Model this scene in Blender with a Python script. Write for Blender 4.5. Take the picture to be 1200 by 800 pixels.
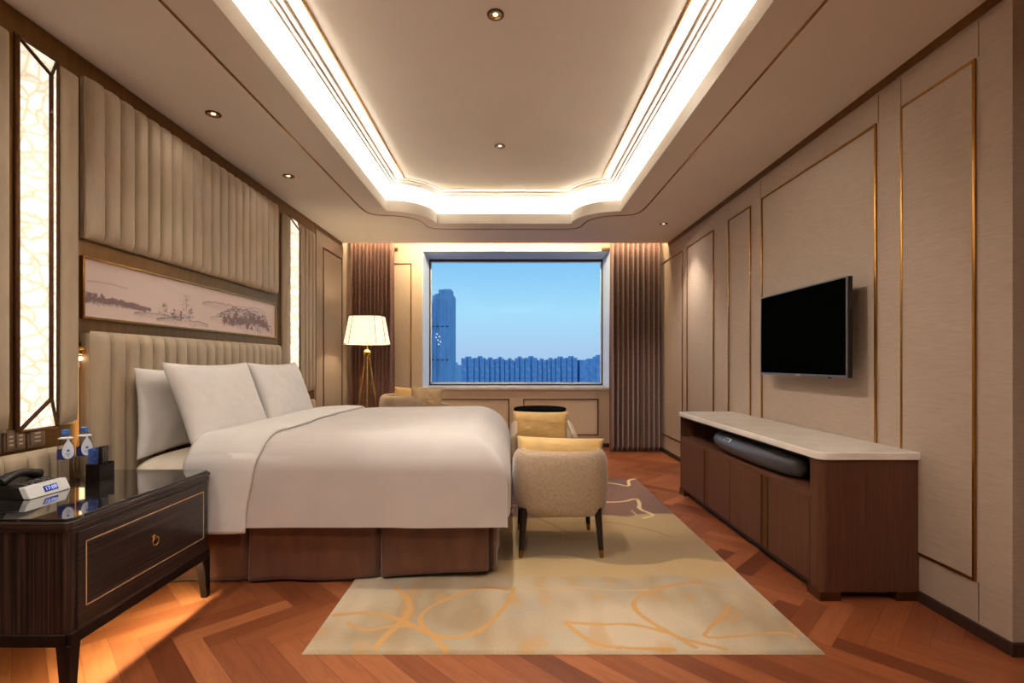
import bpy, bmesh, math, random
from math import sin, cos, pi, radians, sqrt, hypot, atan2
from mathutils import Vector, Matrix, Euler, noise
random.seed(7)
for o in list(bpy.data.objects):
    bpy.data.objects.remove(o, do_unlink=True)
SC = bpy.context.scene
COL = SC.collection

# ------------------------------------------------------------------ camera
F, CX, CY, EYE = 580.0, 598.0, 425.0, 1.2
cam_d = bpy.data.cameras.new('camera')
cam = bpy.data.objects.new('camera', cam_d)
COL.objects.link(cam)
cam.location = (0, 0, EYE)
cam.rotation_euler = (radians(90), 0, 0)
cam_d.sensor_width = 36
cam_d.lens = F / 1200 * 36
cam_d.shift_x = (600 - CX) / 1200
cam_d.shift_y = (CY - 400) / 1200
cam_d.clip_start = 0.05
cam_d.clip_end = 2000
SC.camera = cam

# ------------------------------------------------------------------ view
SC.view_settings.view_transform = 'Standard'
SC.view_settings.look = 'None'
SC.view_settings.exposure = 0.5
SC.view_settings.gamma = 1.0
SC.view_settings.use_curve_mapping = False

# ------------------------------------------------------------------ colour helpers
def lin(c):
    r = []
    for v in c[:3]:
        v = v / 255.0
        r.append(v / 12.92 if v <= 0.04045 else ((v + 0.055) / 1.055) ** 2.4)
    return (r[0], r[1], r[2], 1.0)

# ------------------------------------------------------------------ world (dusk sky)
W = bpy.data.worlds.new('dusk_sky')
SC.world = W
W.use_nodes = True
wt = W.node_tree
for n in list(wt.nodes):
    wt.nodes.remove(n)
wo = wt.nodes.new('ShaderNodeOutputWorld')
wb = wt.nodes.new('ShaderNodeBackground')
wc = wt.nodes.new('ShaderNodeTexCoord')
ws = wt.nodes.new('ShaderNodeSeparateXYZ')
wr = wt.nodes.new('ShaderNodeValToRGB')
wt.links.new(wc.outputs['Generated'], ws.inputs[0])
wt.links.new(ws.outputs['Z'], wr.inputs[0])
wt.links.new(wr.outputs[0], wb.inputs[0])
wt.links.new(wb.outputs[0], wo.inputs[0])
cr = wr.color_ramp
cr.elements[0].position = 0.0
cr.elements[0].color = lin((168, 200, 232))
cr.elements[1].position = 1.0
cr.elements[1].color = lin((70, 130, 205))
for p, c in ((0.04, (172, 208, 238)), (0.10, (168, 222, 248)), (0.20, (132, 198, 242)), (0.45, (95, 160, 225))):
    e = cr.elements.new(p)
    e.color = lin(c)
wb.inputs[1].default_value = 0.74

# ------------------------------------------------------------------ lights
WARM = (1.0, 0.92, 0.82)
WARM2 = (1.0, 0.70, 0.40)
def lamp(name, kind, loc, energy, color=WARM, rot=(0, 0, 0), **kw):
    d = bpy.data.lights.new(name, kind)
    d.energy = energy
    d.color = color
    for k, v in kw.items():
        setattr(d, k, v)
    o = bpy.data.objects.new(name, d)
    o.location = loc
    o.rotation_euler = rot
    COL.objects.link(o)
    return o
H = 2.76          # soffit height
HU = 3.08         # raised ceiling height
SPOTS = [   # x, y, z, beam energy, cone deg, spill energy
    (-0.08, 2.67, HU, 54, 44, 34), (-0.09, 4.29, HU, 2, 60, 44),
    (-1.86, 3.10, H, 9, 56, 2.5), (-1.85, 4.13, H, 9, 56, 2.5),
    (1.72, 5.55, H, 82, 92, 5),
    (-0.08, 1.05, HU, 20, 80, 34), (-0.08, -0.55, HU, 60, 100, 120),  # unseen pair above and behind the camera, added for soft fill
    (-1.86, 1.40, H, 22, 80, 30), (1.72, 1.0, H, 8, 70, 8),  # unseen soffit pair, likewise added as fill
]
for i, (x, y, z, e, a, sp) in enumerate(SPOTS):
    lamp('downlight_beam', 'SPOT', (x, y, z - 0.012), e, WARM, spot_size=radians(a), spot_blend=0.75, shadow_soft_size=0.035)
    lamp('downlight_spill', 'SPOT', (x, y, z - 0.012), sp, WARM, spot_size=radians(142), spot_blend=0.45, shadow_soft_size=0.035)
# extra beam added at the nearer raised-ceiling downlight to brighten the television wall
d_ = Vector((2.06, 3.35, 1.55)) - Vector((-0.08, 2.67, HU - 0.012))
lamp('added_wall_beam', 'SPOT', (-0.08, 2.67, HU - 0.012), 62, WARM, rot=d_.to_track_quat('-Z', 'Y').to_euler(), spot_size=radians(62), spot_blend=1.0, shadow_soft_size=0.035)
# strip in the curtain pocket, throwing onto the window wall
lamp('pocket_strip_light', 'AREA', (-0.05, 6.50, 2.93), 52, (1.0, 0.78, 0.48), rot=(radians(62), 0, 0),
     shape='RECTANGLE', size=4.1, size_y=0.03)
# strip under the bedside table
lamp('under_table_strip_light', 'AREA', (-1.5715, 2.147, 0.238), 5.0, (1.0, 0.90, 0.52), rot=(0, 0, 0),
     shape='RECTANGLE', size=0.006, size_y=0.78)
# bulb inside the floor lamp shade
lamp('floor_lamp_bulb', 'POINT', (-1.72, 5.95, 1.58), 16, (1.0, 0.78, 0.52), shadow_soft_size=0.05)
# strip behind the headboard edge
lamp('headboard_edge_light', 'AREA', (-2.165, 2.50, 0.98), 0.12, (1.0, 0.72, 0.36), rot=(radians(-90), 0, 0),
     shape='RECTANGLE', size=0.03, size_y=0.5)

COVE_E = 35.0

# ------------------------------------------------------------------ node helpers
class NT:
    def __init__(s, m):
        s.t = m.node_tree
    def n(s, typ, **kw):
        nd = s.t.nodes.new(typ)
        for k, v in kw.items():
            setattr(nd, k, v)
        return nd
    def l(s, a, b):
        s.t.links.new(a, b)
    def math(s, op, a, b=None):
        nd = s.t.nodes.new('ShaderNodeMath')
        nd.operation = op
        for i, v in enumerate((a, b)):
            if v is None:
                continue
            if isinstance(v, (int, float)):
                nd.inputs[i].default_value = v
            else:
                s.t.links.new(v, nd.inputs[i])
        return nd.outputs[0]
    def mixc(s, f, a, b, blend='MIX'):
        nd = s.t.nodes.new('ShaderNodeMix')
        nd.data_type = 'RGBA'
        nd.blend_type = blend
        for i, v in ((0, f), (6, a), (7, b)):
            if isinstance(v, (int, float)):
                nd.inputs[i].default_value = v
            elif isinstance(v, tuple):
                nd.inputs[i].default_value = v
            else:
                s.t.links.new(v, nd.inputs[i])
        return nd.outputs[2]
    def ramp(s, f, stops):
        nd = s.t.nodes.new('ShaderNodeValToRGB')
        r = nd.color_ramp
        r.elements[0].position, r.elements[0].color = stops[0]
        r.elements[1].position, r.elements[1].color = stops[-1]
        for p, c in stops[1:-1]:
            e = r.elements.new(p)
            e.color = c
        s.t.links.new(f, nd.inputs[0])
        return nd.outputs[0]

def mat(name, col, rough=0.5, metal=0.0, var=0.06, scale=(8, 8, 8), bump=0.0, bscale=None, sheen=0.0,
        coat=0.0, emit=None, estr=0.0, spec=None, coord='Object', detail=3.0, trans=0.0, ior=None, alpha=None):
    m = bpy.data.materials.new(name)
    m.use_nodes = True
    k = NT(m)
    b = m.node_tree.nodes['Principled BSDF']
    c = lin(col)
    tc = k.n('ShaderNodeTexCoord')
    mp = k.n('ShaderNodeMapping')
    mp.inputs['Scale'].default_value = scale
    k.l(tc.outputs[coord], mp.inputs[0])
    nz = k.n('ShaderNodeTexNoise')
    nz.inputs['Scale'].default_value = 1.0
    nz.inputs['Detail'].default_value = detail
    k.l(mp.outputs[0], nz.inputs['Vector'])
    d = tuple(max(0, v * (1 - var * 2)) for v in c[:3]) + (1,)
    e = tuple(min(1, v * (1 + var * 2)) for v in c[:3]) + (1,)
    col_out = k.ramp(nz.outputs['Fac'], [(0.3, d), (0.5, c), (0.7, e)])
    k.l(col_out, b.inputs['Base Color'])
    b.inputs['Roughness'].default_value = rough
    b.inputs['Metallic'].default_value = metal
    if spec is not None:
        b.inputs['Specular IOR Level'].default_value = spec
    if sheen:
        b.inputs['Sheen Weight'].default_value = sheen
        b.inputs['Sheen Roughness'].default_value = 0.4
    if coat:
        b.inputs['Coat Weight'].default_value = coat
        b.inputs['Coat Roughness'].default_value = 0.05
    if trans:
        b.inputs['Transmission Weight'].default_value = trans
    if ior:
        b.inputs['IOR'].default_value = ior
    if emit is not None:
        b.inputs['Emission Color'].default_value = lin(emit)
        b.inputs['Emission Strength'].default_value = estr
    if bump:
        nb = nz
        if bscale:
            mp2 = k.n('ShaderNodeMapping')
            mp2.inputs['Scale'].default_value = bscale
            k.l(tc.outputs[coord], mp2.inputs[0])
            nb = k.n('ShaderNodeTexNoise')
            nb.inputs['Scale'].default_value = 1.0
            nb.inputs['Detail'].default_value = 2.0
            k.l(mp2.outputs[0], nb.inputs['Vector'])
        bp = k.n('ShaderNodeBump')
        bp.inputs['Strength'].default_value = bump
        bp.inputs['Distance'].default_value = 0.002
        k.l(nb.outputs['Fac'], bp.inputs['Height'])
        k.l(bp.outputs[0], b.inputs['Normal'])
    return m

M = {}
M['plaster'] = mat('ceiling_plaster', (230, 223, 210), 0.85, var=0.01, scale=(2, 2, 2))
M['cove'] = mat('cove_plaster', (238, 236, 230), 0.8, var=0.005, scale=(2, 2, 2))
M['wallcloth'] = mat('woven_wallcloth', (168, 148, 130), 0.75, var=0.045, scale=(30, 12, 260), bump=0.25, bscale=(60, 30, 700))
M['backwall'] = mat('window_wall_cloth', (204, 182, 158), 0.75, var=0.04, scale=(160, 20, 8), bump=0.1)
M['bronze'] = mat('brushed_bronze', (122, 88, 48), 0.40, metal=0.85, var=0.05, scale=(4, 40, 1.2))
M['darkbronze'] = mat('dark_bronze', (104, 68, 42), 0.38, metal=0.8, var=0.08, scale=(20, 20, 20))
M['brass'] = mat('brass_trim', (172, 126, 66), 0.26, metal=1.0, var=0.05, scale=(20, 20, 4))
M['inlay'] = mat('pale_brass_inlay', (244, 214, 160), 0.4, metal=0.7, var=0.02)
M['gold'] = mat('polished_gold', (214, 170, 96), 0.18, metal=1.0, var=0.03, scale=(20, 20, 20))
M['leather'] = mat('beige_leather', (176, 158, 132), 0.48, var=0.03, scale=(14, 14, 5), bump=0.12, bscale=(240, 240, 240))
M['linen'] = mat('white_linen', (224, 219, 214), 0.8, var=0.015, scale=(6, 6, 6), bump=0.25, bscale=(14, 14, 9), sheen=0.15)
M['duvet'] = mat('white_duvet_cotton', (208, 200, 195), 0.78, var=0.02, scale=(4, 4, 4), bump=0.35, bscale=(2, 2, 420), sheen=0.15)
M['sheet'] = mat('cream_bed_sheet', (226, 214, 194), 0.8, var=0.02, scale=(5, 5, 5), bump=0.3, bscale=(5, 60, 60))
M['satin'] = mat('brown_satin', (104, 66, 50), 0.38, var=0.12, scale=(12, 12, 3), sheen=0.5, bump=0.5, bscale=(14, 14, 4))
M['curtain'] = mat('brown_curtain_fabric', (108, 72, 58), 0.55, var=0.22, scale=(90, 90, 60), sheen=0.5, detail=1.0)
M['velvet'] = mat('cream_velvet', (172, 148, 122), 0.7, var=0.08, scale=(70, 70, 70), sheen=0.4, bump=0.15)
M['piping'] = mat('pale_piping', (226, 206, 172), 0.6, var=0.03)
M['yellowcloth'] = mat('gold_satin_cushion', (226, 186, 116), 0.5, var=0.05, scale=(9, 9, 9), sheen=0.4, bump=0.4, bscale=(14, 14, 14))
M['tancloth'] = mat('tan_satin_cushion', (186, 156, 112), 0.5, var=0.06, scale=(9, 9, 9), sheen=0.4, bump=0.4, bscale=(14, 14, 14))
M['darkwood'] = mat('dark_leg_wood', (30, 19, 15), 0.4, var=0.2, scale=(60, 60, 4), spec=0.3)
M['walnut'] = mat('walnut_veneer', (92, 58, 40), 0.42, var=0.10, scale=(90, 90, 3), spec=0.35)
M['walnutdark'] = mat('dark_walnut_edge', (52, 33, 24), 0.5, var=0.12, scale=(60, 60, 4))
M['cream_stone'] = mat('cream_stone_top', (246, 240, 230), 0.14, var=0.03, scale=(7, 7, 7), coat=0.5)
M['black'] = mat('black_plastic', (16, 15, 15), 0.35, var=0.1)
M['screen'] = mat('tv_screen_panel', (5, 5, 5), 0.5, var=0.0, spec=0.0)
M['blacklacquer'] = mat('black_lacquer', (20, 18, 18), 0.6, var=0.1, spec=0.0)
M['greymetal'] = mat('grey_bezel_metal', (120, 114, 112), 0.32, metal=0.8, var=0.03)
M['speaker'] = mat('speaker_grille', (82, 82, 86), 0.36, metal=0.3, var=0.25, scale=(500, 500, 500), detail=0.0)
M['whiteplastic'] = mat('white_plastic', (222, 222, 220), 0.3, var=0.01)
M['greyplate'] = mat('taupe_switch_plate', (130, 108, 86), 0.35, metal=0.4, var=0.04)
M['palemark'] = mat('pale_print', (205, 190, 168), 0.5, var=0.0)
M['bluecap'] = mat('blue_bottle_cap', (66, 112, 190), 0.35, var=0.02)
M['bluelabel'] = mat('navy_bottle_label', (36, 44, 120), 0.4, var=0.1, scale=(60, 60, 60))
M['bluecard'] = mat('blue_card_print', (70, 100, 176), 0.5, var=0.35, scale=(60, 60, 90))
M['whitecard'] = mat('white_paper_tag', (226, 230, 240), 0.6, var=0.02)
M['tagink'] = mat('blue_tag_ink', (92, 120, 180), 0.6, var=0.1)
M['windowframe'] = mat('sky_tinted_reveal', (208, 220, 236), 0.45, var=0.01)  # white reveal and sash, bluish sky light put into the colour
M['darkframe'] = mat('dark_window_frame', (36, 46, 60), 0.4, metal=0.3, var=0.05)
M['sill'] = mat('marble_sill', (208, 196, 186), 0.25, var=0.06, scale=(8, 8, 8))
M['whiteceramic'] = mat('lamp_shade_inner', (240, 234, 222), 0.6, var=0.0)
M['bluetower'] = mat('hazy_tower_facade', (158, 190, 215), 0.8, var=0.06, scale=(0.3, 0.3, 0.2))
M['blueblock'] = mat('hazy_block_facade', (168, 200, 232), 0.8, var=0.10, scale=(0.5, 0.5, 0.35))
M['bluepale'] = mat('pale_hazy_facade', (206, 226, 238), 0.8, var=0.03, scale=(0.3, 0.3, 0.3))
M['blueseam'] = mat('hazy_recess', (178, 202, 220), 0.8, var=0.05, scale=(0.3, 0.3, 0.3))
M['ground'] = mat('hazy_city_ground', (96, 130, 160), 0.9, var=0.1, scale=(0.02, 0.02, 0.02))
M['reflector'] = mat('gold_reflector', (232, 196, 120), 0.15, metal=1.0, var=0.0)
M['lens'] = mat('downlight_lens', (255, 240, 205), 0.5, var=0.0, emit=(255, 236, 196), estr=1.6)
M['cove_led'] = mat('cove_led_strip', (255, 240, 225), 0.5, var=0.0, emit=(255, 244, 232), estr=COVE_E)
M['pocket_led'] = mat('pocket_led_strip', (255, 220, 150), 0.5, var=0.0, emit=(255, 214, 140), estr=1.0)
M['display'] = mat('blue_clock_display', (14, 16, 50), 0.3, var=0.0, emit=(20, 26, 96), estr=0.5)
M['digits'] = mat('blue_clock_digits', (150, 170, 255), 0.3, var=0.0, emit=(140, 165, 255), estr=1.6)
M['readlight'] = mat('reading_lamp_lens', (255, 220, 180), 0.3, var=0.0, emit=(255, 218, 178), estr=2.5)

# glossy lacquered panel beside the lamp
M['lacquer'] = mat('glossy_lacquer_panel', (176, 158, 140), 0.22, var=0.02, scale=(3, 3, 3), coat=0.6)

def m_shade():
    m = bpy.data.materials.new('lamp_shade_fabric')
    m.use_nodes = True
    k = NT(m)
    b = m.node_tree.nodes['Principled BSDF']
    tc = k.n('ShaderNodeTexCoord')
    nz = k.n('ShaderNodeTexNoise')
    nz.inputs['Scale'].default_value = 60
    k.l(tc.outputs['Object'], nz.inputs['Vector'])
    k.l(k.ramp(nz.outputs['Fac'], [(0.3, lin((236, 224, 204))), (0.7, lin((246, 236, 218)))]), b.inputs['Base Color'])
    b.inputs['Roughness'].default_value = 0.8
    b.inputs['Emission Color'].default_value = lin((255, 232, 198))
    b.inputs['Emission Strength'].default_value = 0.78
    return m
M['shade'] = m_shade()

def m_onyx():
    m = bpy.data.materials.new('backlit_onyx')
    m.use_nodes = True
    k = NT(m)
    b = m.node_tree.nodes['Principled BSDF']
    tc = k.n('ShaderNodeTexCoord')
    nz = k.n('ShaderNodeTexNoise')
    nz.inputs['Scale'].default_value = 6
    nz.inputs['Detail'].default_value = 3
    k.l(tc.outputs['Object'], nz.inputs['Vector'])
    mx = k.mixc(0.12, tc.outputs['Object'], nz.outputs['Color'])
    vo = k.n('ShaderNodeTexVoronoi')
    vo.feature = 'DISTANCE_TO_EDGE'
    vo.inputs['Scale'].default_value = 18
    k.l(mx, vo.inputs['Vector'])
    c = k.ramp(vo.outputs['Distance'], [(0.0, lin((188, 174, 146))), (0.06, lin((214, 204, 182))), (0.22, lin((238, 232, 216))), (0.5, lin((246, 241, 230)))])
    k.l(c, b.inputs['Base Color'])
    k.l(c, b.inputs['Emission Color'])
    b.inputs['Emission Strength'].default_value = 0.92
    b.inputs['Roughness'].default_value = 0.25
    return m
M['onyx'] = m_onyx()

def m_floor():
    m = bpy.data.materials.new('herringbone_parquet')
    m.use_nodes = True
    k = NT(m)
    b = m.node_tree.nodes['Principled BSDF']
    tc = k.n('ShaderNodeTexCoord')
    mp = k.n('ShaderNodeMapping')
    w = 0.098
    n = 5
    mp.inputs['Rotation'].default_value = (0, 0, radians(45))
    mp.inputs['Scale'].default_value = (1 / w, 1 / w, 1)
    mp.inputs['Location'].default_value = (50.3, 50.1, 0)
    k.l(tc.outputs['Object'], mp.inputs[0])
    sp = k.n('ShaderNodeSeparateXYZ')
    k.l(mp.outputs[0], sp.inputs[0])
    u, v = sp.outputs[0], sp.outputs[1]
    i, j = k.math('FLOOR', u), k.math('FLOOR', v)
    fu, fv = k.math('FRACT', u), k.math('FRACT', v)
    q = k.math('FLOORED_MODULO', k.math('SUBTRACT', i, j), 2 * n)
    isv = k.math('GREATER_THAN', q, n - 0.5)
    ish = k.math('SUBTRACT', 1.0, isv)
    # horizontal: along coordinate = q + fu, across = fv; id = (i-q, j)
    # vertical: r = q-n, along = r + (1-fv), across = fu; id = (i, j+r)
    r = k.math('SUBTRACT', q, n)
    al = k.math('ADD', k.math('MULTIPLY', ish, k.math('ADD', q, fu)),
                k.math('MULTIPLY', isv, k.math('ADD', r, k.math('SUBTRACT', 1.0, fv))))
    ac = k.math('ADD', k.math('MULTIPLY', ish, fv), k.math('MULTIPLY', isv, fu))
    ida = k.math('ADD', k.math('MULTIPLY', ish, k.math('SUBTRACT', i, q)), k.math('MULTIPLY', isv, i))
    idb = k.math('ADD', k.math('MULTIPLY', ish, j), k.math('MULTIPLY', isv, k.math('ADD', j, r)))
    cb = k.n('ShaderNodeCombineXYZ')
    k.l(k.math('ADD', ida, 0.5), cb.inputs[0])
    k.l(k.math('ADD', idb, 0.5), cb.inputs[1])
    k.l(k.math('ADD', k.math('MULTIPLY', isv, 7.0), 0.5), cb.inputs[2])
    wn = k.n('ShaderNodeTexWhiteNoise')
    wn.noise_dimensions = '3D'
    k.l(cb.outputs[0], wn.inputs['Vector'])
    base = k.ramp(wn.outputs['Value'], [(0.0, lin((108, 55, 32))), (0.25, lin((132, 72, 42))), (0.7, lin((148, 85, 51))), (1.0, lin((170, 104, 64)))])
    # grain along the plank
    cg = k.n('ShaderNodeCombineXYZ')
    k.l(k.math('MULTIPLY', al, 0.35), cg.inputs[0])
    k.l(k.math('MULTIPLY', ac, 3.2), cg.inputs[1])
    k.l(k.math('MULTIPLY', wn.outputs['Value'], 90.0), cg.inputs[2])
    gz = k.n('ShaderNodeTexNoise')
    gz.inputs['Scale'].default_value = 1.6
    gz.inputs['Detail'].default_value = 4
    gz.inputs['Distortion'].default_value = 0.8
    k.l(cg.outputs[0], gz.inputs['Vector'])
    gr = k.ramp(gz.outputs['Fac'], [(0.3, (0.78, 0.72, 0.68, 1)), (0.55, (1, 1, 1, 1)), (0.75, (1.12, 1.08, 1.02, 1))])
    c1 = k.mixc(0.8, base, gr, 'MULTIPLY')
    # seams
    e1 = k.math('MINIMUM', ac, k.math('SUBTRACT', 1.0, ac))
    e2 = k.math('MINIMUM', al, k.math('SUBTRACT', float(n), al))
    e = k.math('MINIMUM', e1, e2)
    seam = k.math('LESS_THAN', e, 0.014)
    c2 = k.mixc(k.math('MULTIPLY', seam, 0.55), c1, lin((70, 28, 14)))
    k.l(c2, b.inputs['Base Color'])
    b.inputs['Roughness'].default_value = 0.36
    b.inputs['Specular IOR Level'].default_value = 0.35
    return m
M['floor'] = m_floor()

def m_macassar(name, vertical):
    m = bpy.data.materials.new(name)
    m.use_nodes = True
    k = NT(m)
    b = m.node_tree.nodes['Principled BSDF']
    tc = k.n('ShaderNodeTexCoord')
    mp = k.n('ShaderNodeMapping')
    mp.inputs['Scale'].default_value = (150, 150, 1.5) if vertical else (3, 1.5, 170)
    k.l(tc.outputs['Object'], mp.inputs[0])
    nz = k.n('ShaderNodeTexNoise')
    nz.inputs['Scale'].default_value = 1
    nz.inputs['Detail'].default_value = 3
    k.l(mp.outputs[0], nz.inputs['Vector'])
    k.l(k.ramp(nz.outputs['Fac'], [(0.36, lin((20, 15, 14))), (0.5, lin((40, 30, 27))), (0.66, lin((78, 60, 52)))]), b.inputs['Base Color'])
    b.inputs['Roughness'].default_value = 0.32
    b.inputs['Coat Weight'].default_value = 0.35
    b.inputs['Coat Roughness'].default_value = 0.12
    return m
M['macassar_v'] = m_macassar('macassar_veneer_upright', True)
M['macassar_h'] = m_macassar('macassar_veneer_lengthwise', False)

def m_marble():
    m = bpy.data.materials.new('black_marble')
    m.use_nodes = True
    k = NT(m)
    b = m.node_tree.nodes['Principled BSDF']
    tc = k.n('ShaderNodeTexCoord')
    nz = k.n('ShaderNodeTexNoise')
    nz.inputs['Scale'].default_value = 7
    nz.inputs['Detail'].default_value = 6
    nz.inputs['Distortion'].default_value = 1.5
    k.l(tc.outputs['Object'], nz.inputs['Vector'])
    v = k.math('ABSOLUTE', k.math('SUBTRACT', nz.outputs['Fac'], 0.5))
    k.l(k.ramp(v, [(0.0, lin((120, 112, 106))), (0.008, lin((50, 46, 46))), (0.05, lin((22, 20, 22))), (0.2, lin((14, 13, 15)))]), b.inputs['Base Color'])
    b.inputs['Roughness'].default_value = 0.08
    b.inputs['Coat Weight'].default_value = 1.0
    b.inputs['Coat Roughness'].default_value = 0.02
    return m
M['marble'] = m_marble()

def m_vcol(name, rough=0.9, bump=0.0, sheen=0.0, nscale=400):
    m = bpy.data.materials.new(name)
    m.use_nodes = True
    k = NT(m)
    b = m.node_tree.nodes['Principled BSDF']
    at = k.n('ShaderNodeAttribute')
    at.attribute_name = 'pattern'
    tc = k.n('ShaderNodeTexCoord')
    nz = k.n('ShaderNodeTexNoise')
    nz.inputs['Scale'].default_value = nscale
    nz.inputs['Detail'].default_value = 2
    k.l(tc.outputs['Object'], nz.inputs['Vector'])
    g = k.ramp(nz.outputs['Fac'], [(0.3, (0.86, 0.86, 0.86, 1)), (0.7, (1.1, 1.1, 1.1, 1))])
    k.l(k.mixc(0.8 if bump else 0.2, at.outputs['Color'], g, 'MULTIPLY'), b.inputs['Base Color'])
    b.inputs['Roughness'].default_value = rough
    if sheen:
        b.inputs['Sheen Weight'].default_value = sheen
    if bump:
        bp = k.n('ShaderNodeBump')
        bp.inputs['Strength'].default_value = bump
        bp.inputs['Distance'].default_value = 0.004
        k.l(nz.outputs['Fac'], bp.inputs['Height'])
        k.l(bp.outputs[0], b.inputs['Normal'])
    return m
M['rug'] = m_vcol('tufted_rug_pile', 0.95, 0.6, 0.3, 260)
M['painting'] = m_vcol('ink_painting_silk', 0.6)

def m_glass(name, tint=(0.97, 0.985, 1.0, 1), gloss=0.06, rim=None):
    m = bpy.data.materials.new(name)
    m.use_nodes = True
    k = NT(m)
    for n_ in list(m.node_tree.nodes):
        m.node_tree.nodes.remove(n_)
    o = k.n('ShaderNodeOutputMaterial')
    t = k.n('ShaderNodeBsdfTransparent')
    t.inputs[0].default_value = tint
    if rim is not None:
        lr = k.n('ShaderNodeLayerWeight')
        lr.inputs['Blend'].default_value = 0.5
        k.l(k.ramp(lr.outputs['Facing'], [(0.35, tint), (0.95, rim)]), t.inputs[0])
    g = k.n('ShaderNodeBsdfGlossy')
    g.inputs['Roughness'].default_value = 0.02
    lw = k.n('ShaderNodeLayerWeight')
    lw.inputs['Blend'].default_value = 0.5
    mx = k.n('ShaderNodeMixShader')
    k.l(k.math('ADD', k.math('MULTIPLY', k.math('POWER', lw.outputs['Facing'], 4.0), gloss * 6), gloss * 0.5), mx.inputs[0])
    k.l(t.outputs[0], mx.inputs[1])
    k.l(g.outputs[0], mx.inputs[2])
    k.l(mx.outputs[0], o.inputs[0])
    return m
M['glass'] = m_glass('window_glass', gloss=0.010)
M['bottle'] = m_glass('clear_bottle_plastic', (0.93, 0.925, 0.91, 1), 0.14, (0.5, 0.48, 0.45, 1))

# ------------------------------------------------------------------ mesh builder
def wloc(o):
    v = Vector((0, 0, 0))
    while o is not None:
        v += o.location
        o = o.parent
    return v

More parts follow.
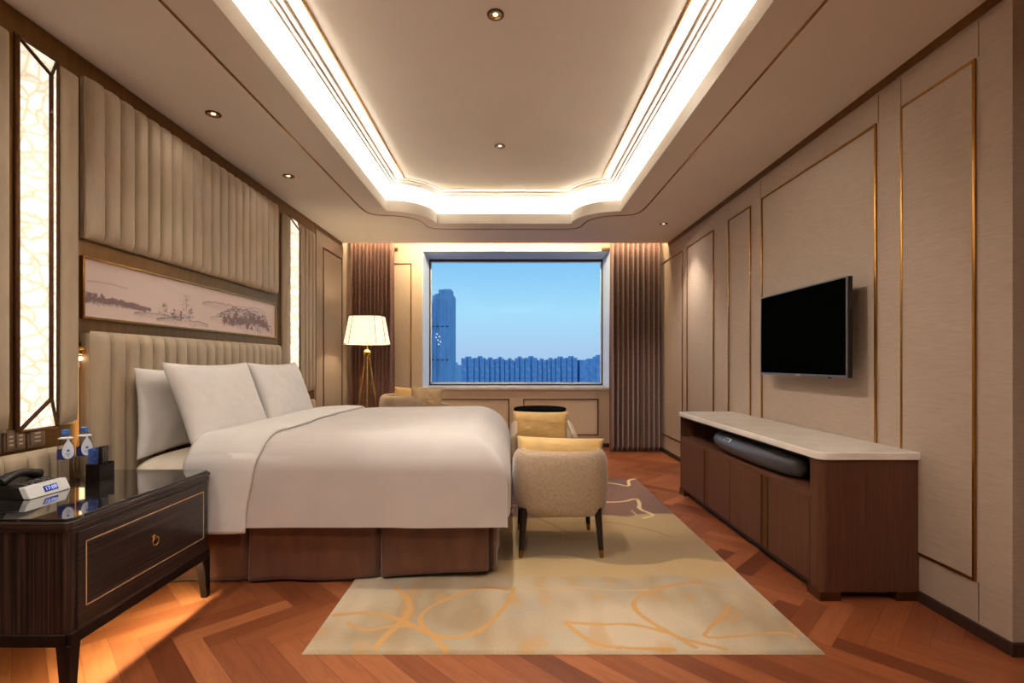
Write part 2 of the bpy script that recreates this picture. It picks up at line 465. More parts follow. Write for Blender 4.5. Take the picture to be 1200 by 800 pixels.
class MB:
    def __init__(s):
        s.v, s.f = [], []
    def add(s, vs, fs):
        b = len(s.v)
        s.v += [tuple(v) for v in vs]
        s.f += [tuple(b + i for i in f) for f in fs]
        return s
    def box(s, x0, x1, y0, y1, z0, z1):
        x0, x1 = min(x0, x1), max(x0, x1)
        y0, y1 = min(y0, y1), max(y0, y1)
        z0, z1 = min(z0, z1), max(z0, z1)
        return s.add([(x0, y0, z0), (x1, y0, z0), (x1, y1, z0), (x0, y1, z0), (x0, y0, z1), (x1, y0, z1), (x1, y1, z1), (x0, y1, z1)],
                     [(0, 3, 2, 1), (4, 5, 6, 7), (0, 1, 5, 4), (1, 2, 6, 5), (2, 3, 7, 6), (3, 0, 4, 7)])
    def hexa(s, bot, top):
        return s.add(list(bot) + list(top), [(3, 2, 1, 0), (4, 5, 6, 7), (0, 1, 5, 4), (1, 2, 6, 5), (2, 3, 7, 6), (3, 0, 4, 7)])
    def prism(s, poly, z0, z1):
        n = len(poly)
        vs = [(p[0], p[1], z0) for p in poly] + [(p[0], p[1], z1) for p in poly]
        fs = [tuple(range(n))[::-1], tuple(range(n, 2 * n))] + [(i, (i + 1) % n, n + (i + 1) % n, n + i) for i in range(n)]
        return s.add(vs, fs)
    def prism_axis(s, poly, a0, a1, axis):
        n = len(poly)
        def P(p, a):
            return (a, p[0], p[1]) if axis == 'x' else (p[0], a, p[1])
        vs = [P(p, a0) for p in poly] + [P(p, a1) for p in poly]
        fs = [tuple(range(n)), tuple(range(n, 2 * n))[::-1]] + [(i, n + i, n + (i + 1) % n, (i + 1) % n) for i in range(n)]
        return s.add(vs, fs)
    def lathe(s, prof, c=(0, 0, 0), n=24, cap=True):
        vs, fs = [], []
        for r, z in prof:
            for i in range(n):
                a = 2 * pi * i / n
                vs.append((c[0] + r * cos(a), c[1] + r * sin(a), c[2] + z))
        for k in range(len(prof) - 1):
            for i in range(n):
                j = (i + 1) % n
                fs.append((k * n + i, k * n + j, (k + 1) * n + j, (k + 1) * n + i))
        if cap:
            fs.append(tuple(range(n))[::-1])
            fs.append(tuple((len(prof) - 1) * n + i for i in range(n)))
        return s.add(vs, fs)
    def tube(s, pts, rad, n=10, closed=False):
        pts = [Vector(p) for p in pts]
        m = len(pts)
        rr = rad if isinstance(rad, (list, tuple)) else [rad] * m
        vs, fs = [], []
        up = Vector((0, 0, 1))
        prev = None
        for i, p in enumerate(pts):
            if closed:
                t = (pts[(i + 1) % m] - pts[i - 1]).normalized()
            else:
                t = (pts[min(i + 1, m - 1)] - pts[max(i - 1, 0)]).normalized()
            if prev is None:
                a = t.cross(up)
                if a.length < 1e-4:
                    a = t.cross(Vector((0, 1, 0)))
                a.normalize()
            else:
                a = (prev - t * prev.dot(t)).normalized()
            prev = a
            b = t.cross(a)
            for k in range(n):
                an = 2 * pi * k / n
                vs.append(p + (a * cos(an) + b * sin(an)) * rr[i])
        e = m if closed else m - 1
        for i in range(e):
            for k in range(n):
                fs.append((i * n + k, i * n + (k + 1) % n, ((i + 1) % m) * n + (k + 1) % n, ((i + 1) % m) * n + k))
        if not closed:
            fs.append(tuple(range(n))[::-1])
            fs.append(tuple((m - 1) * n + k for k in range(n)))
        return s.add(vs, fs)
    def grid(s, fn, nu, nv, closed_u=False):
        vs = [fn(i / nu, j / nv) for j in range(nv + 1) for i in range(nu + (0 if closed_u else 1))]
        w = nu + (0 if closed_u else 1)
        fs = []
        for j in range(nv):
            for i in range(nu):
                i2 = (i + 1) % w if closed_u else i + 1
                fs.append((j * w + i, j * w + i2, (j + 1) * w + i2, (j + 1) * w + i))
        return s.add(vs, fs)
    def sphere(s, c, r, n=16, sc=(1, 1, 1)):
        return s.grid(lambda u, v: (c[0] + r * sc[0] * sin(pi * max(0.001, min(0.999, v))) * cos(2 * pi * u),
                                    c[1] + r * sc[1] * sin(pi * max(0.001, min(0.999, v))) * sin(2 * pi * u),
                                    c[2] + r * sc[2] * cos(pi * max(0.001, min(0.999, v)))), n, n // 2, True)
    def build(s, name, m, parent=None, bevel=0.0, seg=2, smooth=True, ang=40, fix=True, xf=None):
        me = bpy.data.meshes.new(name)
        off = wloc(parent) if parent is not None else Vector((0, 0, 0))
        vs = s.v
        if xf is not None:
            vs = [xf @ Vector(v) for v in vs]
        me.from_pydata([(v[0] - off.x, v[1] - off.y, v[2] - off.z) for v in vs], [], s.f)
        me.update()
        if fix:
            bm = bmesh.new()
            bm.from_mesh(me)
            bmesh.ops.recalc_face_normals(bm, faces=bm.faces)
            bm.to_mesh(me)
            bm.free()
        me.materials.append(m)
        if smooth:
            me.shade_smooth()
            me.set_sharp_from_angle(angle=radians(ang))
        o = bpy.data.objects.new(name, me)
        COL.objects.link(o)
        if parent is not None:
            o.parent = parent
        if bevel:
            b = o.modifiers.new('bevel', 'BEVEL')
            b.width = bevel
            b.segments = seg
            b.limit_method = 'ANGLE'
            b.angle_limit = radians(35)
            b.harden_normals = False
        return o

def tag(o, label=None, cat=None, group=None, kind=None):
    if label: o['label'] = label
    if cat: o['category'] = cat
    if group: o['group'] = group
    if kind: o['kind'] = kind
    return o
def thing(name, label, cat, loc=(0, 0, 0), group=None):
    o = bpy.data.objects.new(name, None)
    o.empty_display_size = 0.1
    o.location = loc
    COL.objects.link(o)
    return tag(o, label, cat, group)
def struct(o):
    o['kind'] = 'structure'
    return o
def copy_tree(o, parent=None):
    c = o.copy()
    COL.objects.link(c)
    if parent is not None:
        c.parent = parent
    for ch in list(o.children):
        copy_tree(ch, c)
    return c
def sgn(v):
    return 1 if v >= 0 else -1

# ================================================================== ROOM
XL, XR = -2.19, 2.06
YP = 6.45           # where the soffit stops and the curtain pocket begins
YB = 7.05           # window wall
YN = -2.6           # wall behind the camera
XR2 = 3.6
YC = 2.03           # the right wall's near corner
struct(MB().box(XL - 0.1, XR2 + 0.1, YN - 0.1, YB + 0.1, -0.1, 0).build('floor', M['floor'], smooth=False))
struct(MB().box(XL - 0.15, XL, YN, YB + 0.1, 0, 3.3).build('wall_left', M['wallcloth'], smooth=False))
struct(MB().box(XR, XR + 0.15, YC, YB + 0.1, 0, 3.3).build('wall_right', M['wallcloth'], smooth=False))
struct(MB().box(XR + 0.15, XR2 + 0.15, YC, YC + 0.15, 0, 3.3).build('wall_right_return', M['wallcloth'], smooth=False))
struct(MB().box(XR2, XR2 + 0.15, YN, YC, 0, 3.3).build('wall_right_entry', M['wallcloth'], smooth=False))
struct(MB().box(XL - 0.1, XR2 + 0.1, YN - 0.15, YN, 0, 3.3).build('wall_front', M['wallcloth'], smooth=False))
# window wall with a hole
WX0, WX1, WZ0, WZ1 = -1.255, 1.43, 0.835, 2.80
mb = MB()
mb.box(XL - 0.1, WX0, YB, YB + 0.6, 0, 3.3)
mb.box(WX1, XR + 0.1, YB, YB + 0.6, 0, 3.3)
mb.box(WX0, WX1, YB, YB + 0.6, 0, WZ0)
mb.box(WX0, WX1, YB, YB + 0.6, WZ1, 3.3)
struct(mb.build('wall_back', M['backwall'], smooth=False))

# ---- tray ceiling
OX0, OX1, OY0, OY1, RN = -1.28, 1.135, -1.2, 5.55, 0.455
def ring(d, z=None, na=10):
    """opening outline pushed outward by d, scooped at its four corners"""
    x0, x1, y0, y1 = OX0 - d, OX1 + d, OY0 - d, OY1 + d
    r = RN - 0.5 * d
    pts = []
    def arc(cx, cy, sx, sy, rev):
        # circle about the (undisplaced) corner; from side x to side y
        ex = abs(d)
        # start: on x = cx + sx*d
        a0 = atan2(sqrt(max(r * r - d * d, 1e-6)), d if d > 0 else d)
        a1 = atan2(d, sqrt(max(r * r - d * d, 1e-6)))
        out = []
        for i in range(na + 1):
            a = a0 + (a1 - a0) * i / na
            # a measured: x outward comp = r cos a, y inward comp = r sin a   (start), swap at the end
            ox, iy = r * cos(a), r * sin(a)
            out.append((ox, iy))
        res = []
        for ox, iy in out:
            res.append((cx + sx * (ox if True else 0), cy - sy * iy))
        return res
    # generic corner: start point S on the x side, end point E on the y side, arc bulging into the opening
    def corner(cx, cy, sx, sy):
        h = sqrt(max(r * r - d * d, 1e-6))
        A0 = atan2(-sy * h, sx * d)        # on the x side
        A1 = atan2(sy * d, -sx * h)        # on the y side
        dA = A1 - A0
        while dA > pi: dA -= 2 * pi
        while dA < -pi: dA += 2 * pi
        return [(cx + r * cos(A0 + dA * i / na), cy + r * sin(A0 + dA * i / na)) for i in range(na + 1)]
    c1 = corner(OX0, OY1, -1, 1)            # far left, from left side to far side
    c2 = corner(OX1, OY1, 1, 1)[::-1]       # far right, far side to right side
    c3 = corner(OX1, OY0, 1, -1)            # near right
    c4 = corner(OX0, OY0, -1, -1)[::-1]
    pts = c1 + c2 + c3 + c4
    return pts if z is None else [(p[0], p[1], z) for p in pts]
def sweep(mb, prof, closed=False):
    rs = [ring(d, z) for d, z in prof]
    n = len(rs[0])
    base = len(mb.v)
    for r_ in rs:
        mb.v += r_
    m = len(rs)
    for k in range(m if closed else m - 1):
        k2 = (k + 1) % m
        for i in range(n):
            j = (i + 1) % n
            mb.f.append((base + k * n + i, base + k * n + j, base + k2 * n + j, base + k2 * n + i))
    return mb
bm = bmesh.new()
outer = [bm.verts.new(p) for p in ((XL - 0.1, YN - 0.1, H), (XR2 + 0.1, YN - 0.1, H), (XR2 + 0.1, YP, H), (XL - 0.1, YP, H))]
inner = [bm.verts.new(p) for p in ring(0, H)]
ed = []
for L in (outer, inner):
    for i in range(len(L)):
        ed.append(bm.edges.new((L[i], L[(i + 1) % len(L)])))
bmesh.ops.triangle_fill(bm, use_beauty=True, use_dissolve=False, edges=ed, normal=(0, 0, -1))
me = bpy.data.meshes.new('ceiling')
bm.to_mesh(me)
bm.free()
me.materials.append(M['plaster'])
ce = bpy.data.objects.new('ceiling', me)
COL.objects.link(ce)
struct(ce)
mb = MB()
sweep(mb, [(0, H), (0, 2.868), (0.004, 2.875), (0.03, 2.875)])
# pocket fascia + pocket roof
mb.box(XL - 0.1, XR + 0.1, YP - 0.02, YP, H - 0.0005, 3.05)
o = mb.build('ceiling_lip', M['plaster'], smooth=True, ang=30, fix=False)
struct(o)
struct(MB().box(XL - 0.1, XR + 0.1, YP - 0.02, YB + 0.1, 3.05, 3.1).build('ceiling_curtain_pocket', M['plaster'], smooth=False))
mb = MB()
sweep(mb, [(0.03, 2.875), (0.03, 2.80), (0.24, 2.80), (0.26, 2.84), (0.26, 2.98), (0.25, 3.03), (0.22, 3.065), (0.17, HU), (-0.04, HU)])
struct(mb.build('ceiling_cove', M['cove'], ang=60, fix=False))
# raised ceiling plate
bm = bmesh.new()
vs = [bm.verts.new(p) for p in ring(-0.035, HU)]
es = [bm.edges.new((vs[i], vs[(i + 1) % len(vs)])) for i in range(len(vs))]
bmesh.ops.triangle_fill(bm, use_beauty=True, edges=es, normal=(0, 0, -1))
me = bpy.data.meshes.new('ceiling_raised')
bm.to_mesh(me); bm.free()
me.materials.append(M['plaster'])
o = bpy.data.objects.new('ceiling_raised', me)
COL.objects.link(o)
struct(o)
# stepped moulding around the raised plate
mb = MB()
sweep(mb, [(-0.035, HU + 0.002), (-0.035, HU - 0.038), (-0.052, HU - 0.042), (-0.054, HU - 0.012), (-0.060, HU - 0.012), (-0.062, HU - 0.032),
           (-0.078, HU - 0.032), (-0.080, HU - 0.008), (-0.087, HU - 0.008), (-0.089, HU - 0.020), (-0.108, HU - 0.016), (-0.112, HU + 0.002)])
struct(mb.build('trim_1', M['plaster'], ang=25, fix=False))
mb = MB()
sweep(mb, [(-0.20, HU + 0.002), (-0.20, HU - 0.006), (-0.212, HU - 0.006), (-0.212, HU + 0.002)])
struct(mb.build('trim_2', M['brass'], ang=25, fix=False))
# metal line inlaid in the soffit, corners smoothed
def smooth_loop(p, it=3):
    for _ in range(it):
        q = []
        for i in range(len(p)):
            a, b_ = p[i], p[(i + 1) % len(p)]
            q.append((0.75 * a[0] + 0.25 * b_[0], 0.75 * a[1] + 0.25 * b_[1]))
            q.append((0.25 * a[0] + 0.75 * b_[0], 0.25 * a[1] + 0.75 * b_[1]))
        p = q
    return p
rp = ring(0.225, None, 10)
dense = []
for i in range(len(rp)):
    a, b_ = rp[i], rp[(i + 1) % len(rp)]
    k = max(1, int(round(hypot(a[0] - b_[0], a[1] - b_[1]) / 0.04)))
    for t in range(k):
        dense.append((a[0] + (b_[0] - a[0]) * t / k, a[1] + (b_[1] - a[1]) * t / k))
sl = dense
for _ in range(46):
    sl = [((sl[i - 1][0] + 2 * sl[i][0] + sl[(i + 1) % len(sl)][0]) / 4, (sl[i - 1][1] + 2 * sl[i][1] + sl[(i + 1) % len(sl)][1]) / 4) for i in range(len(sl))]
mb = MB()
n = len(sl)
vs = []
for i in range(n):
    a, b_ = sl[i - 1], sl[(i + 1) % n]
    t = Vector((b_[0] - a[0], b_[1] - a[1])).normalized()
    nx, ny = -t.y, t.x
    for s_, z in ((0.006, H + 0.001), (0.006, H - 0.005), (-0.006, H - 0.005), (-0.006, H + 0.001)):
        vs.append((sl[i][0] + nx * s_, sl[i][1] + ny * s_, z))
fs = []
for i in range(n):
    j = (i + 1) % n
    for k in range(3):
        fs.append((i * 4 + k, j * 4 + k, j * 4 + k + 1, i * 4 + k + 1))
mb.add(vs, fs)
struct(mb.build('trim_3', M['brass'], ang=25, fix=False))
# LED strip lying on the cove ledge
mb = MB()
sweep(mb, [(0.09, 2.802), (0.09, 2.815), (0.13, 2.815), (0.13, 2.802)])
o = mb.build('cove_light_strip', M['cove_led'], ang=25, fix=False)
tag(o, 'white LED strip glowing inside the raised ceiling cove', 'light strip')
o = MB().box(XL + 0.02, XR - 0.02, YP + 0.002, YP + 0.02, 2.90, 2.93).build('pocket_light_strip', M['pocket_led'], smooth=False)
tag(o, 'warm LED strip hidden in the curtain pocket above the window', 'light strip')

# ---- window
struct(MB().box(WX0, WX0 + 0.012, YB - 0.004, YB + 0.6, WZ0, WZ1).box(WX1 - 0.012, WX1, YB - 0.004, YB + 0.6, WZ0, WZ1)
       .box(WX0, WX1, YB - 0.004, YB + 0.6, WZ1 - 0.012, WZ1).build('window_1_reveal', M['windowframe'], bevel=0.002))
struct(MB().box(WX0 - 0.02, WX1 + 0.02, YB - 0.03, YB + 0.6, WZ0 - 0.02, WZ0 + 0.02).build('window_1_sill', M['sill'], bevel=0.004))
YG = YB + 0.56
fx0, fx1, fz0, fz1 = WX0 + 0.012, WX1 - 0.012, WZ0 + 0.02, WZ1 - 0.012
mb = MB()
for (a, b_, c, d) in ((fx0, fx0 + 0.018, fz0, fz1), (fx1 - 0.018, fx1, fz0, fz1), (fx0, fx1, fz1 - 0.035, fz1), (fx0, fx1, fz0, fz0 + 0.02)):
    mb.box(a, b_, YG - 0.02, YG + 0.04, c, d)
wf = struct(mb.build('window_1', M['darkframe'], bevel=0.002))
mb = MB()
for (a, b_, c, d) in ((fx0 + 0.018, fx0 + 0.034, fz0 + 0.02, fz1 - 0.035), (fx1 - 0.034, fx1 - 0.018, fz0 + 0.02, fz1 - 0.035), (fx0 + 0.018, fx1 - 0.018, fz1 - 0.047, fz1 - 0.035), (fx0 + 0.018, fx1 - 0.018, fz0 + 0.02, fz0 + 0.045)):
    mb.box(a, b_, YG - 0.01, YG + 0.02, c, d)
mb.build('sash', M['windowframe'], wf, bevel=0.002)
MB().box(fx0 + 0.03, fx1 - 0.03, YG, YG + 0.008, fz0 + 0.04, fz1 - 0.044).build('glass_pane', M['glass'], wf, smooth=False)

# ---- frames on the walls (metal trims)
tn = [3]
def frame_trim(plane, a0, a1, z0, z1, base, out, w=0.014, t=0.012, m='brass'):
    """plane 'x': frame on a wall of constant x; 'y': on a wall of constant y"""
    tn[0] += 1
    mb = MB()
    for (p, q, r, s_) in ((a0, a0 + w, z0, z1), (a1 - w, a1, z0, z1), (a0 + w, a1 - w, z1 - w, z1), (a0 + w, a1 - w, z0, z0 + w)):
        if plane == 'x':
            mb.box(base, base + out * t, p, q, r, s_)
        else:
            mb.box(p, q, base, base + out * t, r, s_)
    return struct(mb.build('trim_%d' % tn[0], M[m], bevel=0.003))
def yr(px): return F * XR / (px - CX)
FZ0, FZ1 = 0.235, 2.545
struct(MB().box(XR - 0.008, XR, yr(1144) , yr(1058.5), FZ0 + 0.01, FZ1 - 0.01).build('wall_right_panel', M['wallcloth'], bevel=0.002))
for a, b_ in ((1145, 1057), (1028.5, 893), (880.5, 854), (837, 805.5), (800.5, 772)):
    frame_trim('x', yr(a), yr(b_), FZ0, FZ1, XR, -1)
# hairline joints between the cloth panels
def seam_trim(y, z0, z1):
    tn[0] += 1
    struct(MB().box(XR - 0.0015, XR, y - 0.0015, y + 0.0015, z0, z1).build('trim_%d' % tn[0], M['darkbronze'], smooth=False))
for px in (1147, 1056, 1029.5, 891.5):
    seam_trim(yr(px), FZ1 + 0.002, 2.70)
    seam_trim(yr(px), 0.06, FZ0 - 0.002)
# cornice strips
def strip(name, x0, x1, y0, y1, z0, z1, m, bevel=0.002):
    return struct(MB().box(x0, x1, y0, y1, z0, z1).build(name, M[m], bevel=bevel))
tn[0] += 1
strip('trim_%d' % tn[0], XR - 0.012, XR, YC, YP - 0.02, 2.715, H, 'bronze')
tn[0] += 1
strip('trim_%d' % tn[0], XL, XL + 0.012, 5.50, YP - 0.02, 2.705, H, 'bronze')
strip('baseboard_right', XR - 0.014, XR, YC, YB, 0, 0.055, 'walnutdark')
strip('baseboard_return', XR - 0.014, XR2, YC - 0.014, YC, 0, 0.055, 'walnutdark')
strip('baseboard_back', XL, XR - 0.014, YB - 0.014, YB, 0, 0.055, 'walnutdark')
# window wall frames
frame_trim('y', -2.05, -1.405, 0.24, 2.615, YB, -1)
frame_trim('y', -1.20, -0.015, 0.17, 0.69, YB, -1, m='darkbronze')
frame_trim('y', 0.185, 1.255, 0.17, 0.69, YB, -1, m='darkbronze')
for x in (-0.06, 0.12):
    pass

# ---- left wall: bronze backing, cornice and side panels
tn[0] += 1
strip('trim_%d' % tn[0], XL, XL + 0.012, 0.6, 5.50, 0.0, H - 0.004, 'bronze')
# lacquered flat panel with fine metal frame at the far left
struct(MB().box(XL, XL + 0.022, 5.535, YP - 0.03, 0.02, 2.70).build('wall_left_panel', M['lacquer'], bevel=0.003))
def ftr_left(y0, y1, z0, z1, base):
    tn[0] += 1
    mb = MB()
    w = 0.02
    for (p, q, r, s_) in ((y0, y0 + w, z0, z1), (y1 - w, y1, z0, z1), (y0 + w, y1 - w, z1 - w, z1), (y0 + w, y1 - w, z0, z0 + w)):
        mb.box(base, base + 0.006, p, q, r, s_)
    return struct(mb.build('trim_%d' % tn[0], M['darkbronze'], bevel=0.002))
ftr_left(5.73, 6.38, 0.2, 2.54, XL + 0.022)

# ================================================================== LEFT WALL THINGS
def flutes(mb, y0, y1, z0, z1, n, xb, depth, nu=8, nv=14, top_round=0.035, bot_round=0.035):
    w = (y1 - y0) / n
    for i in range(n):
        a = y0 + i * w
        def fn(u, v, a=a):
            # v eased so rows gather near the ends
            t = 0.5 - 0.5 * cos(pi * v)
            z = z0 + (z1 - z0) * t
            s_ = abs(2 * u - 1)
            px = (1 - s_ ** 3.2) ** 0.5 if s_ < 1 else 0
            e = 1.0
            if z1 - z < top_round:
                e = min(e, sqrt(max(0, 1 - (1 - (z1 - z) / top_round) ** 2)))
            if z - z0 < bot_round:
                e = min(e, sqrt(max(0, 1 - (1 - (z - z0) / bot_round) ** 2)))
            return (xb + depth * px * e, a + w * (0.5 + (u - 0.5) * 0.985), z)
        mb.grid(fn, nu, nv)
        # closing back
    return mb
# upper fluted panel
t = thing('padded_wall_panel', 'tall fluted beige leather panel high above the bed, over the painting', 'wall panel', (XL + 0.012, 3.535, 1.83))
MB().box(XL + 0.012, XL + 0.034, 2.505, 4.565, 1.832, 2.652).build('backing_board', M['leather'], t)
flutes(MB(), 2.51, 4.56, 1.83, 2.655, 20, XL + 0.034, 0.036).build('fluted_padding', M['leather'], t, ang=80, fix=False)
# headboard
t = thing('headboard', 'fluted beige leather headboard standing behind the white pillows', 'headboard', (XL + 0.012, 3.535, 0.1))
MB().box(XL + 0.012, XL + 0.06, 2.505, 4.565, 0.1, 1.352).build('backing_board', M['leather'], t)
flutes(MB(), 2.51, 4.56, 0.1, 1.362, 20, XL + 0.058, 0.042).build('fluted_padding', M['leather'], t, ang=80, fix=False)
# low padding behind the bedside tables
t = thing('low_padded_panel', 'low fluted leather strip behind the nightstand and telephone', 'wall panel', (XL + 0.012, 1.9, 0.25))
MB().box(XL + 0.012, XL + 0.03, 1.49, 2.405, 0.25, 0.795).build('backing_board', M['leather'], t)
flutes(MB(), 1.487, 2.407, 0.25, 0.803, 9, XL + 0.03, 0.035).build('fluted_padding', M['leather'], t, ang=80, fix=False)
t = thing('low_padded_panel', 'low fluted leather strip at the far side of the bed by the lacquer panel', 'wall panel', (XL + 0.012, 5.0, 0.25))
MB().box(XL + 0.012, XL + 0.03, 4.68, 5.43, 0.25, 0.795).build('backing_board', M['leather'], t)
flutes(MB(), 4.68, 5.44, 0.25, 0.803, 8, XL + 0.03, 0.035).build('fluted_padding', M['leather'], t, ang=80, fix=False)

def side_pad(label, y0, y1, n):
    t = thing('padded_side_panel', label, 'wall panel', (XL + 0.012, (y0 + y1) / 2, 0.9))
    MB().box(XL + 0.012, XL + 0.028, y0 + 0.003, y1 - 0.003, 0.905, 2.625).build('backing_board', M['leather'], t)
    flutes(MB(), y0, y1, 0.9, 2.63, n, XL + 0.026, 0.034, top_round=0.03, bot_round=0.05).build('fluted_padding', M['leather'], t, ang=80, fix=False)
side_pad('padded leather upright at the left edge of the photo, left of the glowing onyx light', 1.72, 2.125, 4)
side_pad('narrow padded leather upright between the nearer onyx light and the bronze pilaster', 2.377, 2.462, 1)
side_pad('narrow padded leather upright between headboard and the farther onyx light', 4.70, 4.83, 1)
side_pad('four-flute padded leather upright right of the farther onyx light', 5.055, 5.44, 4)

def onyx_light(label, y0, y1):
    z0, z1 = 0.895, 2.638
    zb, zt = 1.035, 2.52
    xb, xf = XL + 0.014, XL + 0.082
    ym = (y0 + y1) / 2
    t = thing('onyx_wall_light', label, 'wall light', (xb, ym, z0), group=None)
    MB().box(XL + 0.012, xb + 0.006, y0 - 0.012, y1 + 0.012, z0 - 0.012, z1 + 0.012).build('back_plate', M['darkbronze'], t)
    A, B, C, D = (xb + 0.008, y0, z0), (xb + 0.008, y1, z0), (xb + 0.008, y1, z1), (xb + 0.008, y0, z1)
    P, Q = (xf, ym, zb), (xf, ym, zt)
    MB().add([A, B, C, D, P, Q], [(0, 4, 5, 3), (1, 2, 5, 4), (0, 1, 4), (3, 5, 2), (0, 3, 2, 1)]).build('onyx_shade', M['onyx'], t, smooth=False)
    mb = MB()
    def bar(a, b_, r=0.0085):
        a, b_ = Vector(a), Vector(b_)
        mb.tube([a, b_], r, 4)
    for a, b_ in ((A, P), (B, P), (D, Q), (C, Q)):
        bar(a, b_)
    mb.tube([P, Q], 0.0115, 4)
    for a, b_ in ((A, B), (B, C), (C, D), (D, A)):
        bar(a, b_, 0.010)
    mb.build('metal_frame', M['darkbronze'], t, smooth=False)
onyx_light('tall glowing onyx wall light above the nightstand, the nearer of two', 2.18, 2.365)
onyx_light('tall glowing onyx wall light past the headboard, farther one near the floor lamp', 4.862, 5.045)

# painting
t = thing('framed_painting', 'long gold-framed ink landscape painting above the headboard', 'painting', (XL + 0.012, 3.53, 1.43))
py0, py1, pz0, pz1 = 2.50, 4.56, 1.425, 1.745
mb = MB()
w = 0.012
for (p, q, r, s_) in ((py0, py0 + w, pz0, pz1), (py1 - w, py1, pz0, pz1), (py0 + w, py1 - w, pz1 - w, pz1), (py0 + w, py1 - w, pz0, pz0 + w)):
    mb.box(XL + 0.012, XL + 0.034, p, q, r, s_)
mb.build('picture_frame', M['brass'], t, bevel=0.002)
NU, NV = 900, 150
AW, AH = py1 - py0 - 0.02, pz1 - pz0 - 0.02
mb = MB()
mb.grid(lambda u, v: (XL + 0.024, py0 + 0.01 + AW * u, pz0 + 0.01 + AH * v), NU, NV)
art = mb.build('canvas', M['painting'], t, smooth=False, fix=False)
base = lin((216, 194, 184)); ink = lin((84, 66, 70)); mist = lin((172, 140, 128)); red = lin((168, 92, 86))
rnd = random.Random(11)
Wt, Ht = NU + 1, NV + 1
den = [0.0] * (Wt * Ht)
rden = [0.0] * (Wt * Ht)
def blob(buf, x, y, rx, ry, s):
    x0, x1 = int(max(0, x - 2 * rx)), int(min(NU, x + 2 * rx + 1))
    y0, y1 = int(max(0, y - 2 * ry)), int(min(NV, y + 2 * ry + 1))
    for j in range(y0, y1 + 1):
        for i in range(x0, x1 + 1):
            d = ((i - x) / rx) ** 2 + ((j - y) / ry) ** 2
            if d < 3:
                k = j * Wt + i
                buf[k] = min(1.0, buf[k] + s * math.exp(-d))
def ridge(x0, x1, yb, amp, seed, dens=0.35, thick=2.0, wash=0.0):
    r_ = random.Random(seed)
    for i in range(int(x0), int(x1)):
        tt = (i - x0) / (x1 - x0)
        env = sin(pi * tt) ** 0.6
        y = yb + env * amp * (0.55 + 0.45 * noise.noise(Vector((i * 0.03, seed, 0)))) + 3 * noise.noise(Vector((i * 0.11, seed * 2, 0)))
        blob(den, i, y, 1.6, 1.5 * thick * r_.uniform(0.5, 1.1), dens * 1.3)
        if wash:
            for q in range(3):
                blob(den, i, y - r_.uniform(2, amp * 0.8 * env + 4), 2, 4, 2 * wash * r_.uniform(0.2, 1) ** 2)
def tree(x, y, h, seed, dense=1.0):
    h *= 1.35
    r_ = random.Random(seed)
    for q in range(int(h)):
        blob(den, x + r_.uniform(-0.8, 0.8), y + q, 0.9, 1.2, 0.35)
    for q in range(int(46 * dense)):
        a = r_.uniform(0.3, 1.05)
        blob(den if r_.random() > 0.13 else rden, x + r_.gauss(0, h * 0.32 * (1.25 - a)), y + h * a, 3.0, 2.0, r_.uniform(0.2, 0.55))
# far-left tree line on a low shore
ridge(0, 210, 42, 16, 3, 0.25, 3.0, 0.10)
for q in range(34):
    tree(4 + q * 5.6 + rnd.uniform(-2, 2), 34 + 6 * (1 - q / 34), rnd.uniform(12, 22) * (1 - q / 60), 50 + q, 0.5)
ridge(150, 330, 26, 12, 5, 0.2, 1.5, 0.05)
ridge(10, 130, 92, 6, 8, 0.10, 2.0)
# middle trees and slope
for x, y, h in ((262, 18, 36), (300, 18, 26), (352, 22, 62), (372, 22, 30), (330, 20, 22)):
    tree(x, y, h, int(x), 1.2)
ridge(230, 460, 16, 22, 9, 0.2, 1.5, 0.06)
# right mountains
ridge(430, 640, 92, 26, 12, 0.2, 1.6, 0.05)
ridge(520, 800, 60, 62, 13, 0.22, 1.6, 0.09)
ridge(600, 860, 30, 58, 14, 0.2, 1.6, 0.09)
ridge(760, 880, 20, 86, 15, 0.3, 1.6, 0.12)
for q in range(5):
    ridge(470 + q * 30, 700 + q * 18, 44 + q * 13, 26, 31 + q, 0.16, 1.3, 0.03)
    ridge(600 + q * 22, 850 - q * 6, 40 + q * 14, 34, 41 + q, 0.16, 1.3, 0.03)
for q in range(46):
    tree(540 + q * 6.6 + rnd.uniform(-5, 5), rnd.uniform(14, 46), rnd.uniform(14, 34), 200 + q, 0.9)
at = art.data.color_attributes.new('pattern', 'FLOAT_COLOR', 'POINT')
buf = []
for j in range(Ht):
    for i in range(Wt):
        k = j * Wt + i
        d = min(1, den[k]); r_ = min(1, rden[k]) * 0.8
        m_ = 0.12 * max(0, noise.noise(Vector((i * 0.01, j * 0.04, 5))))
        c = [base[q] * (1 - m_) + mist[q] * m_ for q in range(3)]
        c = [c[q] * (1 - d * 0.85) + ink[q] * d * 0.85 for q in range(3)]
        c = [c[q] * (1 - r_) + red[q] * r_ for q in range(3)]
        buf += [c[0], c[1], c[2], 1]
at.data.foreach_set('color', buf)

